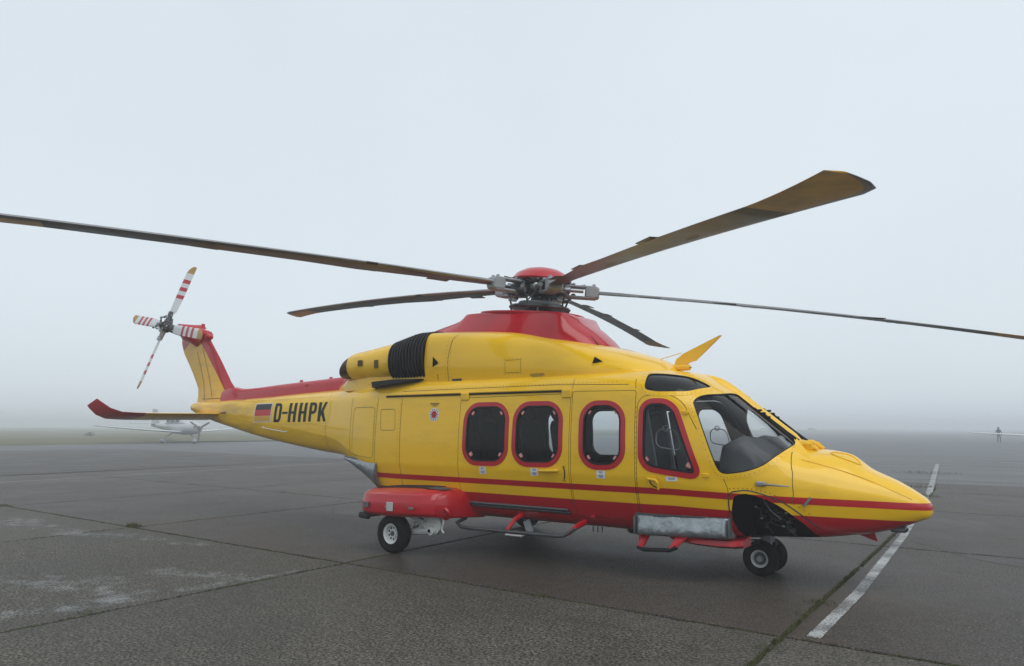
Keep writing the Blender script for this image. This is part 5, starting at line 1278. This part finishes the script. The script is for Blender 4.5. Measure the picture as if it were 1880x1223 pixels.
for s in (-1, 1):
    # sponson: box-like fairing that sweeps into the belly at the front
    SPO = [(-1.90, .80, 1.30, .50, .72), (-1.86, .80, 1.46, .47, .765), (-1.74, .80, 1.60, .458, .79), (-1.55, .80, 1.655, .455, .805), (-1.10, .80, 1.675, .462, .825), (-.86, .80, 1.670, .475, .83), (-.70, .80, 1.63, .478, .828), (-.59, .80, 1.555, .475, .822), (-.50, .80, 1.44, .468, .80), (-.44, .80, 1.31, .462, .775), (-.395, .80, 1.16, .456, .745), (-.36, .80, 1.00, .452, .71), (-.33, .76, .86, .448, .67)]
    def sring(x, yi, yo, zb, zt):
        h = zt-zb; m = zb+h*.52; e = min(.10, (yo-yi)*.3)
        P = [(yi, zb), (yo-e*1.4, zb), (yo-e*.45, zb+h*.05), (yo-e*.06, zb+h*.16), (yo, m), (yo-e*.02, m+h*.02), (yo-e*.35, zb+h*.80), (yo-e*1.2, zb+h*.95), (yo-e*2.4, zt), (yi, zt+.01)]
        return [(x, s*y, z) for y, z in P]
    k = [pchip([q[0] for q in SPO], [q[i] for q in SPO]) for i in range(5)]
    sp = MB().loft([sring(x, *[k[i](x) for i in range(1, 5)]) for x in frange(-1.90, -.60, 30)+frange(-.58, -.33, 22)]).build('sponson', M_RED, HELI, smooth=32)
    # vent louvres on the top
    for j in range(5):
        y = 1.12+.075*j; lv = MB(); P = [(x, s*(y-.02*max(0, (x+1.0))), k[4](x)+.006-.0*(y-1.1)) for x in frange(-1.62, -.72, 10)]
        zz = [p[2]-max(0, (y-1.38))*.12 for p in P]
        lv.tube([(p[0], p[1], z) for p, z in zip(P, zz)], .022, 6, squash=.35); lv.build('louvre', M_BLK, sp)
    gp = MB(); gp.add([(x, s*y, z) for x, y, z in ((-.76, 1.46, .838), (-.76, 1.24, .846), (-.52, 1.18, .824), (-.54, 1.36, .818))], [(0, 1, 2, 3)]); gp.build('grip_patch', M_ROOF, sp, smooth=0)
    # lamps and plates on the outer face
    for x, z, dx, dz, mt in ((-1.60, .60, .09, .075, M_SILVD), (-1.16, .60, .115, .11, M_LAMP), (-.80, .60, .085, .03, M_BGREY), (-1.23, .595, .03, .02, M_TAPE)):
        MB().bbox((x, s*(1.672 if x < -1.3 else 1.678 if x < -1 else 1.668), z), (dx, .012, dz), .004).build('marker_lamp' if mt is M_LAMP else 'cover_plate', mt, sp)
    # forward wheel-arch tunnel mouth
    MB().lathe([(.045, .03), (.085, .03), (.09, .0), (.045, -.01)], (-.50, s*1.36, .535), Matrix.Rotation(R(-90*s), 3, 'X') @ Matrix.Rotation(R(25), 3, 'X'), 18, True).build('tunnel_mouth', M_RED, sp)
    # main leg: leading link with shock strut
    lg = empty('main_landing_gear', (0, 0, 0)); lg.parent = HELI
    m_ = MB(); A = rounded([(-.62, .50), (-.56, .36), (-.66, .245), (-.78, .25), (-.88, .36), (-1.18, .46), (-1.30, .50)], .05, 4)
    m_.prism([(x, s*1.36, z) for x, z in A], [(x, s*1.29, z) for x, z in A]); m_.tube([(-.70, s*1.24, .31), (-.70, s*1.42, .31)], .055, 14); m_.tube([(-.70, s*1.42, .31), (-.70, s*1.435, .31)], .03, 12)
    m_.build('trailing_arm', M_WHITE, lg); MB().tube([(-.70, s*1.43, .31), (-.70, s*1.442, .31)], .022, 12).build('pivot_hole_disc', M_WELL, lg); MB().prism([(x, s*1.362, z) for x, z in ((-.80, .40), (-.86, .42), (-1.08, .475), (-.92, .485))], [(x, s*1.366, z) for x, z in ((-.80, .40), (-.86, .42), (-1.08, .475), (-.92, .485))]).build('arm_recess', M_STEEL, lg)  # black disc at the pivot paints the shade inside its hole
    m_ = MB(); m_.tube([(-.72, s*1.33, .30), (-.98, s*1.34, .27), (-1.24, s*1.36, .25)], [.05, .045, .05], 10); m_.tube([(-1.24, s*1.30, .25), (-1.24, s*1.52, .25)], .04, 12); m_.build('axle_arm', M_WHITE, lg)
    m_ = MB(); m_.tube([(-1.05, s*1.32, .30), (-.98, s*1.26, .62)], .035, 10); m_.tube([(-1.00, s*1.28, .50), (-.97, s*1.25, .66)], .05, 10); m_.build('shock_strut', M_METAL, lg)
    m_ = MB(); m_.tube([(-.55, s*1.34, .50), (-.53, s*1.36, .40), (-.56, s*1.36, .33), (-.52, s*1.36, .29)], .012, 8); m_.build('brake_hose', M_WHITE, lg); m_ = MB(); m_.tube([(-.80, s*1.38, .44), (-.95, s*1.40, .37), (-1.1, s*1.40, .33)], .008, 6); m_.build('brake_hose', M_WHITE, lg)
    m_ = MB(); m_.bbox((-1.72, s*1.45, .455), (.26, .26, .05), .02); m_.tube([(-1.78, s*1.60, .44), (-1.62, s*1.60, .43)], .03, 8); m_.build('wheel_door', M_BLK, lg)
    wheel(Vector((-1.24, s*1.505, .245)), .245, .18, .125, s, lg, 'w')
    # aft step bar along the sliding door
    b_ = MB(); b_.tube([(-.44, s*1.02, .45), (-.44, s*1.20, .41), (-.36, s*1.22, .365), (-.2, s*1.22, .36), (1.06, s*1.22, .376), (1.16, s*1.22, .39), (1.27, s*1.20, .46), (1.30, s*1.0, .52)], [.022, .022, .023, .023, .023, .023, .022, .022], 10); st = b_.build('step_bar', M_STEEL, HELI)
    b_ = MB(); b_.tube([(.42, s*.98, .55), (.41, s*1.14, .50), (.36, s*1.22, .385)], [.035, .028, .024], 10); b_.build('step_bracket', M_RED, st); b_ = MB(); b_.tube([(1.30, s*.98, .53), (1.27, s*1.16, .48), (1.20, s*1.21, .41)], [.035, .03, .025], 10); b_.build('step_bracket', M_RED, st)
    # forward crew step: loop with red legs
    f_ = MB(); f_.prism([(1.98, s*.98, .46), (2.10, s*.98, .46), (2.06, s*1.07, .335), (2.00, s*1.07, .32)], [(1.98, s*.94, .46), (2.10, s*.94, .46), (2.06, s*1.03, .335), (2.00, s*1.03, .32)])
    f_.prism([(2.40, s*.98, .47), (2.54, s*.98, .47), (2.44, s*1.07, .36), (2.36, s*1.07, .345)], [(2.40, s*.94, .47), (2.54, s*.94, .47), (2.44, s*1.03, .36), (2.36, s*1.03, .345)])
    fs_ = f_.build('crew_step', M_RED, HELI); MB().tube([(1.99, s*1.05, .325), (2.06, s*1.06, .305), (2.36, s*1.06, .325), (2.44, s*1.05, .36)], .022, 8).build('step_tread', M_BLK, fs_)
    # lower red fairing ahead of the step
    MB().loft([[(x, s*(.55), z+.10), (x, s*y, z+.08), (x, s*(y+.02), z+.03), (x, s*(y-.06), z), (x, s*.55, z)] for x, y, z in ((2.30, .88, .40), (2.55, .92, .375), (2.80, .90, .365), (2.98, .86, .365), (3.06, .82, .375))]).build('belly_fairing', M_RED, HELI)
    # silver-covered flotation bags
    fl_ = MB(); rings = []
    SECT = [(-.20, .655), (.0, .655), (.012, .642), (.022, .608), (.034, .570), (.046, .528), (.048, .492), (.034, .464), (.006, .448), (-.20, .44)]
    for i in range(67):
        x = 1.965+i/66*.99; e = min(1, i/3, (66-i)/3); yo = 1.02-.125*((x-1.965)/.99)**1.5; P = []
        for j, (dy, z) in enumerate(SECT):
            w = .010*noise.noise((x*7, j*.5, s*3))+.010*abs(noise.noise((x*17, j*1.1, s*5)))+.006*noise.noise((x*40, j*2.1, s*7))
            if j in (0, 9): w = 0
            lowk = 1+.8*max(0, (j-4)/5)
            P.append((x, s*(yo+(dy+w*lowk)*(e if dy > 0 else 1)), z+.022*(x-1.965)+w*.5))
        rings.append(P)
    fc = fl_.loft(rings).build('float_bag_cover', M_SILV, HELI, smooth=70)
    for xx in (1.958, 2.962):
        MB().bbox((xx, s*(1.03-.125*((xx-1.965)/.99 if xx > 2 else 0)), .555+.022*(xx-1.965)), (.016, .085, .20), .006).build('cover_flange', M_SILVD, fc)
    fg_ = MB(); V = []
    for x in frange(1.955, 2.965, 22): V += [SY(x, .690, s, .007), SY(x, .648, s, .014)]
    fg_.add(V, [(2*i, 2*i+1, 2*i+3, 2*i+2) for i in range(21)]); fg_.build('cover_flange', M_SILVD, fc)
    hl = MB()
    for x in frange(1.985, 2.94, 21): rivp = SY(x, .662, s, .0125); hl.add([rivp+Vector((math.cos(t)*.006, 0, math.sin(t)*.006)) for t in (0, 1, 2, 3.14, 4.2, 5.2)], [(0, 1, 2, 3, 4, 5)])
    tag(hl.build('flange_screws', M_WELL, fc, smooth=0, fix=False), kind='stuff')
    # aft float cover: wedge at the lower rear corner of the cabin
    ac = MB(); rings = []
    for i in range(21):
        t = i/20; x = -2.06-t*.86; zt = 1.11+.05*t; zb = .705+(1.09-.705)*t**.9; y = 1.055-.165*t; P = []
        for j in range(9):
            v = j/8; z = zt+(zb-zt)*v; bul = .075*math.sin(math.pi*v)**.7*(1-.4*t)+.012*noise.noise((x*9, v*6, s))
            P.append((x, s*(y-.10*v*v+bul), z))
        P += [(x, s*(y-.32), zb+.01), (x, s*(y-.32), zt)]; rings.append(P)
    a_ = ac.loft(rings).build('aft_float_cover', M_SILV, HELI, smooth=70)
    MB().tube([Vector(r_[0]) for r_ in rings], .014, 6).build('cover_flange', M_SILVD, a_); MB().tube([Vector(p) for p in rings[0][:9]], .014, 6).build('cover_flange', M_SILVD, a_)
# white blade aerial under the belly and small drains
MB().bbox((.33, -1.0, .30), (.26, .12, .022), .008).build('belly_plate_aerial', M_WHITE, HELI)
MB().bbox((.45, -.9, .40), (.10, .04, .16), .01, Matrix.Rotation(-.4, 3, 'Y')).build('belly_aerial_mast', M_HUBG, HELI)
MB().bbox((1.75, -.55, .425), (.22, .16, .07), .03).build('belly_lamp', M_BLK, HELI)
MB().bbox((1.42, -1.01, .60), (.07, .03, .035), .01).build('fuel_drain', M_RED, HELI)
for x in (1.30, 1.36, 1.42): MB().tube([(x, -.80, .46), (x, -.80, .40)], .008, 6).build('drain_pipe', M_STEEL, HELI)
# nose gear
ng = empty('nose_landing_gear', (0, 0, 0)); ng.parent = HELI
m_ = MB(); m_.tube([(3.06, 0, .55), (3.05, 0, .36)], .055, 14); m_.tube([(3.05, 0, .40), (3.04, 0, .20)], .038, 12); m_.build('strut', M_METAL, ng)
m_ = MB(); m_.bbox((3.09, -.02, .39), (.11, .13, .10), .02); m_.tube([(3.12, -.07, .42), (3.13, -.08, .30)], .014, 8); m_.tube([(3.04, -.24, .19), (3.04, .24, .19)], .03, 10); m_.build('axle', M_HUBG, ng)
m_ = MB(); m_.tube([(3.05, -.03, .41), (2.86, -.05, .40), (2.80, -.05, .43)], .016, 8); m_.tube([(2.98, -.06, .37), (2.90, -.06, .36)], .010, 8); m_.build('tow_link', M_STEEL, ng)
m_ = MB(); m_.tube([(3.10, 0, .44), (3.17, 0, .33), (3.08, 0, .23)], .014, 8); m_.build('scissor_link', M_STEEL, ng)
for s in (-1, 1): wheel(Vector((3.035, s*.165, .19)), .19, .145, .092, s, ng, 'n', 10, False)
# ------------------------------------------------------------------ things in the fog
def dir_at(ang, dist): pass
M_PLW = pm('aircraft white', (.50, .51, .52), .3, coat=.3)
M_PLG = pm('aircraft window', (.05, .055, .06), .2)
M_PLD = pm('aircraft dark', (.09, .09, .095), .5)
M_PLT = pm('aircraft tyre', (.02, .02, .02), .8)
def light_plane():
    P = empty('light_aircraft', (-60.6, 29.6, -.02), 0)
    tag(P, 'white single engine low wing aircraft in the fog behind the tail boom', 'aircraft')
    def ell(x, w, h, z, n=16): return [(x, w*math.cos(2*math.pi*i/n), z+h*math.sin(2*math.pi*i/n)) for i in range(n)]
    MB().loft([ell(2.55, .10, .10, 1.20), ell(2.48, .28, .26, 1.20), ell(2.2, .50, .42, 1.18), ell(1.4, .60, .52, 1.20), ell(.3, .64, .60, 1.25), ell(-1.0, .55, .52, 1.28), ell(-2.4, .32, .34, 1.32), ell(-4.0, .16, .19, 1.38), ell(-5.0, .07, .10, 1.42)]).build('fuselage', M_PLW, P, smooth=60)
    can = MB().loft([[(x, -w, 1.58), (x, -w*.92, 1.58+h*.55), (x, -w*.6, 1.58+h), (x, w*.6, 1.58+h), (x, w*.92, 1.58+h*.55), (x, w, 1.58)] for x, w, h in ((1.15, .50, .02), (.55, .58, .38), (-.3, .58, .52), (-1.2, .50, .42), (-2.2, .34, .08))]).build('canopy', M_PLW, P, smooth=40)
    for s in (-1, 1):
        for x0, x1 in ((.58, -.05), (-.15, -.80), (-.90, -1.45)): MB().prism([(x0, s*.575, 1.64), (x1, s*.575, 1.64), (x1+.03, s*.52, 1.94), (x0-.14, s*.52, 1.94)], [(x0, s*.60, 1.64), (x1, s*.60, 1.64), (x1+.03, s*.545, 1.94), (x0-.14, s*.545, 1.94)]).build('side_window', M_PLG, can)
        def sf(le, te, y, z, th): return [(le, s*y, z), (le+(te-le)*.1, s*y, z+th*.7), (le+(te-le)*.35, s*y, z+th), (te, s*y, z), (le+(te-le)*.35, s*y, z-th*.5), (le+(te-le)*.1, s*y, z-th*.4)]
        w = MB().loft([sf(.95, -.75, .3, .86, .12), sf(.80, -.62, 3.0, 1.05, .085), sf(.62, -.42, 6.3, 1.32, .05), sf(.30, -.35, 6.55, 1.36, .02)]).build('wing', M_PLW, P, smooth=50)
        for y in (2.2, 3.6, 4.8): MB().bbox((-.45, s*y, .90+.075*y*.9), (.30, .03, .14), .01).build('flap_hinge', M_PLW, w)
        MB().loft([sf(-4.15, -4.95, .05, 1.52, .04), sf(-4.35, -4.95, 1.95, 1.56, .025)]).build('tailplane', M_PLW, P, smooth=50)
        MB().tube([(-.25, s*.6, .85), (-.32, s*1.35, .30)], [.05, .035], 8).build('gear_leg', M_PLW, P)
        MB().loft([[(x, s*1.35+w_*math.cos(a), .24+h_*math.sin(a)) for a in (0, .8, 1.57, 2.35, 3.14, 3.9, 4.7, 5.5)] for x, w_, h_ in ((.20, .02, .02), (.05, .11, .13), (-.25, .13, .16), (-.6, .08, .09), (-.85, .02, .02))]).build('wheel_spat', M_PLW, P, smooth=60)
        MB().tube([(-.30, s*1.35-.06, .19), (-.30, s*1.35+.06, .19)], .19, 16).build('wheel', M_PLT, P)
    MB().prism([(-3.55, -.04, 1.50), (-4.15, -.04, 2.72), (-4.95, -.04, 2.78), (-5.05, -.04, 1.40)], [(-3.55, .04, 1.50), (-4.15, .04, 2.72), (-4.95, .04, 2.78), (-5.05, .04, 1.40)]).build('fin', M_PLW, P)
    MB().tube([(1.75, 0, .85), (1.95, 0, .30)], [.05, .03], 8).build('nose_leg', M_PLW, P)
    MB().tube([(1.95, -.06, .17), (1.95, .06, .17)], .17, 16).build('wheel', M_PLT, P)
    MB().loft([[(x, w_*math.cos(a), .22+h_*math.sin(a)) for a in (0, .8, 1.57, 2.35, 3.14, 3.9, 4.7, 5.5)] for x, w_, h_ in ((2.35, .02, .02), (2.2, .10, .12), (1.95, .11, .14), (1.6, .02, .02))]).build('wheel_spat', M_PLW, P, smooth=60)
    MB().lathe([(0, .30), (.08, .22), (.15, 0), (0, 0)], (2.55, 0, 1.20), Matrix.Rotation(R(90), 3, 'Y'), 14).build('spinner', M_PLD, P, smooth=50)
    for k in range(3):
        a = .5+k*2*math.pi/3; c, s_ = math.cos(a), math.sin(a)
        MB().loft([[(2.62+dx, (r_*c-q*s_), 1.20+(r_*s_+q*c)) for dx, q in ((-.02, -w_), (.01, -w_*.3), (.02, w_), (0, w_*.3))] for r_, w_ in ((.10, .05), (.4, .08), (.75, .075), (.95, .03))]).build('propeller_blade', M_PLD, P)
    for s in (-1, 1): MB().bbox((2.42, s*.26, 1.28), (.10, .20, .14), .03).build('cooling_inlet', M_PLD, P)
    P.scale = (1.2, 1.2, 1.2)
    return P
lp_ = light_plane(); lp_.rotation_euler = (0, 0, R(-2))
def turboprop():
    P = empty('parked_turboprop', (7.4, 84.0, -.02), 0)
    tag(P, 'white aircraft with upturned wingtip at the right edge in thick fog', 'aircraft')
    def ell(x, w, h, z, n=16): return [(x, w*math.cos(2*math.pi*i/n), z+h*math.sin(2*math.pi*i/n)) for i in range(n)]
    f_ = MB().loft([ell(5.2, .12, .12, 1.55), ell(4.9, .36, .36, 1.55), ell(3.8, .62, .62, 1.60), ell(2.4, .78, .80, 1.75), ell(0, .80, .85, 1.80), ell(-2.5, .72, .78, 1.85), ell(-5.5, .32, .40, 2.05), ell(-7.0, .12, .18, 2.15)]).build('fuselage', M_PLW, P, smooth=60)
    for s in (-1, 1):
        for i in range(5): MB().bbox((1.6-i*.85, s*.775, 2.05), (.36, .04, .42), .06).build('cabin_window', M_PLG, f_)
        def sf(le, te, y, z, th): return [(le, s*y, z), (le+(te-le)*.1, s*y, z+th*.7), (le+(te-le)*.35, s*y, z+th), (te, s*y, z), (le+(te-le)*.35, s*y, z-th*.5), (le+(te-le)*.1, s*y, z-th*.4)]
        w = MB().loft([sf(1.0, -1.1, .5, .72, .18), sf(.75, -.75, 4.0, .93, .12), sf(.50, -.50, 7.6, 1.16, .07), sf(.40, -.48, 8.0, 1.25, .05)]).build('wing', M_PLW, P, smooth=50)
        MB().loft([[(.40, s*8.0, 1.25), (.0, s*8.03, 1.23), (-.48, s*8.0, 1.25), (.0, s*7.97, 1.28)], [(.10, s*8.22, 1.75), (-.2, s*8.24, 1.75), (-.50, s*8.22, 1.75), (-.2, s*8.20, 1.75)], [(-.30, s*8.34, 2.55), (-.45, s*8.35, 2.55), (-.65, s*8.34, 2.55), (-.45, s*8.33, 2.55)]]).build('winglet', M_PLW, w)
        MB().bbox((-.7, s*5.6, .93), (.5, .08, .20), .03).build('flap_track', M_PLW, w)
        MB().loft([sf(-6.2, -7.2, .1, 4.2, .05), sf(-6.5, -7.2, 2.5, 4.25, .03)]).build('tailplane', M_PLW, P)
        MB().tube([(-.3, s*1.9, .75), (-.3, s*2.0, .25)], .06, 8).build('gear_leg', M_PLD, P); MB().tube([(-.3, s*2.0-.09, .25), (-.3, s*2.0+.09, .25)], .25, 16).build('wheel', M_PLT, P)
    MB().prism([(-4.8, -.06, 2.1), (-6.2, -.06, 4.2), (-7.3, -.06, 4.25), (-7.0, -.06, 2.1)], [(-4.8, .06, 2.1), (-6.2, .06, 4.2), (-7.3, .06, 4.25), (-7.0, .06, 2.1)]).build('fin', M_PLW, P)
    MB().tube([(3.3, 0, 1.1), (3.35, 0, .22)], .06, 8).build('nose_leg', M_PLD, P); MB().tube([(3.35, -.08, .21), (3.35, .08, .21)], .21, 16).build('wheel', M_PLT, P)
    for k in range(4):
        a = .0+k*math.pi/2; c, s_ = math.cos(a), math.sin(a)
        MB().loft([[(5.15+dx, (r_*c-q*s_), 1.55+(r_*s_+q*c)) for dx, q in ((-.03, -w_), (.02, -w_*.3), (.03, w_), (0, w_*.3))] for r_, w_ in ((.12, .06), (.6, .12), (1.1, .11), (1.3, .05))]).build('propeller_blade', M_PLD, P)
    return P
tp_ = turboprop(); tp_.rotation_euler = (0, 0, R(-90))
# person standing behind that wing
def person():
    P = empty('person', (2.1, 88.5, -.02), R(200)); tag(P, 'person in dark clothes standing behind the wing in the fog', 'person')
    V = [(0, 0, .93), (0, 0, 1.12), (0, 0, 1.36), (0, 0, 1.50), (0, .01, 1.60), (0, .02, 1.70),
         (-.10, 0, .88), (-.12, .01, .48), (-.13, -.02, .08), (-.13, .10, .04), (.10, 0, .88), (.12, .01, .48), (.13, -.02, .08), (.13, .10, .04),
         (-.20, 0, 1.40), (-.27, .0, 1.12), (-.26, .06, .88), (-.26, .08, .80), (.20, 0, 1.40), (.27, .0, 1.12), (.26, .06, .88), (.26, .08, .80)]
    E = [(0, 1), (1, 2), (2, 3), (3, 4), (4, 5), (0, 6), (6, 7), (7, 8), (8, 9), (0, 10), (10, 11), (11, 12), (12, 13), (2, 14), (14, 15), (15, 16), (16, 17), (2, 18), (18, 19), (19, 20), (20, 21)]
    Rr = [.15, .14, .16, .065, .10, .085, .10, .07, .05, .045, .10, .07, .05, .045, .07, .05, .04, .04, .07, .05, .04, .04]
    me = bpy.data.meshes.new('body'); me.from_pydata(V, E, []); o = bpy.data.objects.new('tmp', me); COL.objects.link(o)
    md = o.modifiers.new('s', 'SKIN'); sv = me.skin_vertices[0].data
    for i, r_ in enumerate(Rr): sv[i].radius = (r_, r_*.8); sv[i].use_root = (i == 0)
    ss = o.modifiers.new('u', 'SUBSURF'); ss.levels = 1; ss.render_levels = 1
    dg = bpy.context.evaluated_depsgraph_get(); r2 = bpy.data.meshes.new_from_object(o.evaluated_get(dg)); bpy.data.objects.remove(o)
    r2.materials.clear(); r2.materials.append(pm('dark clothing', (.03, .034, .04), .8)); finish(r2, 60); r2.name = 'body'
    link('body', r2, P)
    MB().lathe([(0, 1.735), (.08, 1.72), (.105, 1.64), (.10, 1.60), (0, 1.60)], (0, .0, .02), None, 14).build('hair', pm('hair', (.03, .02, .015), .7), P, smooth=60)
person()
# vehicles hardly visible at the far side
def far_car(loc, rz, label, col):
    P = empty('parked_car', loc, rz); tag(P, label, 'car', 'vehicles fading into the fog')
    m = pm('car paint', col, .35, coat=.4)
    MB().loft([[(x, -w, .30), (x, -w, z0), (x, -w*.9, z0+.06), (x, w*.9, z0+.06), (x, w, z0), (x, w, .30)] for x, w, z0 in ((-2.1, .70, .62), (-1.95, .84, .78), (1.2, .86, .80), (1.95, .82, .68), (2.15, .66, .52))]).build('body', m, P)
    MB().loft([[(x, -w, .80), (x, -w*.82, z1), (x, w*.82, z1), (x, w, .80)] for x, w, z1 in ((-1.9, .76, .86), (-1.5, .78, 1.40), (.2, .78, 1.45), (1.05, .76, .86))]).build('cabin', M_PLG, P)
    MB().bbox((-.65, 0, 1.44), (1.6, 1.22, .06), .02).build('roof', m, P)
    for x in (-1.3, 1.3):
        for s in (-1, 1): MB().tube([(x, s*.72, .31), (x, s*.87, .31)], .31, 16).build('wheel', M_PLT, P)
    for s in (-1, 1): MB().bbox((2.08, s*.55, .60), (.10, .26, .12), .03).build('headlight', M_LAMP, P)
far_car((-92, 318, -.02), R(30), 'left of two faint cars fading into the fog above the helicopter nose', (.10, .10, .11))
far_car((-75, 330, -.02), R(35), 'right of two faint cars fading into the fog above the helicopter nose', (.18, .12, .11))
# low bush on the grass
def bush():
    P = empty('bush', (-98, 38.0, .1), 0); P.scale = (.8, .8, .7); tag(P, 'small dark bush alone on the foggy grass', 'bush')
    rnd = random.Random(2); st = MB()
    for k in range(9):
        a = rnd.uniform(0, 6.28); st.tube([(0, 0, -.3), (.3*math.cos(a), .3*math.sin(a), .3), (.8*math.cos(a), .8*math.sin(a), .6)], [.03, .02, .01], 5)
    st.build('stem', M_TUFT, P); mb = MB()
    for k in range(1500):
        a = rnd.uniform(0, 6.28); r_ = abs(rnd.gauss(0, .55)); z = rnd.uniform(-.2, .95)*max(.1, 1-(r_/1.5)**2); x, y = r_*math.cos(a), r_*math.sin(a); s_ = rnd.uniform(.03, .08); q = Vector((rnd.gauss(0, 1), rnd.gauss(0, 1), rnd.gauss(0, 1))).normalized(); w = q.orthogonal().normalized()
        p = Vector((x, y, z)); mb.add([p-q*s_, p+w*s_*.4, p+q*s_, p-w*s_*.4], [(0, 1, 2, 3)])
    mb.build('crown', pm('bush leaves', (.085, .09, .045), .8), P, smooth=0, fix=False)
bush()
# ------------------------------------------------------------------ fog
def haze():
    mb = MB(); mb.box((0, 400, 3.0), (2600, 2200, 8.2)); o = mb.build('haze', [], None, smooth=0)
    m = bpy.data.materials.new('fog'); m.use_nodes = True; n, l = m.node_tree.nodes, m.node_tree.links
    n.remove(n['Principled BSDF']); v = n.new('ShaderNodeVolumePrincipled'); v.inputs['Color'].default_value = (.93, .96, 1.0, 1); v.inputs['Density'].default_value = .0045; v.inputs['Anisotropy'].default_value = .2
    l.new(v.outputs[0], n['Material Output'].inputs['Volume']); o.data.materials.append(m)
    tag(o, 'pale even fog lying over the whole airfield', kind='stuff')
haze()
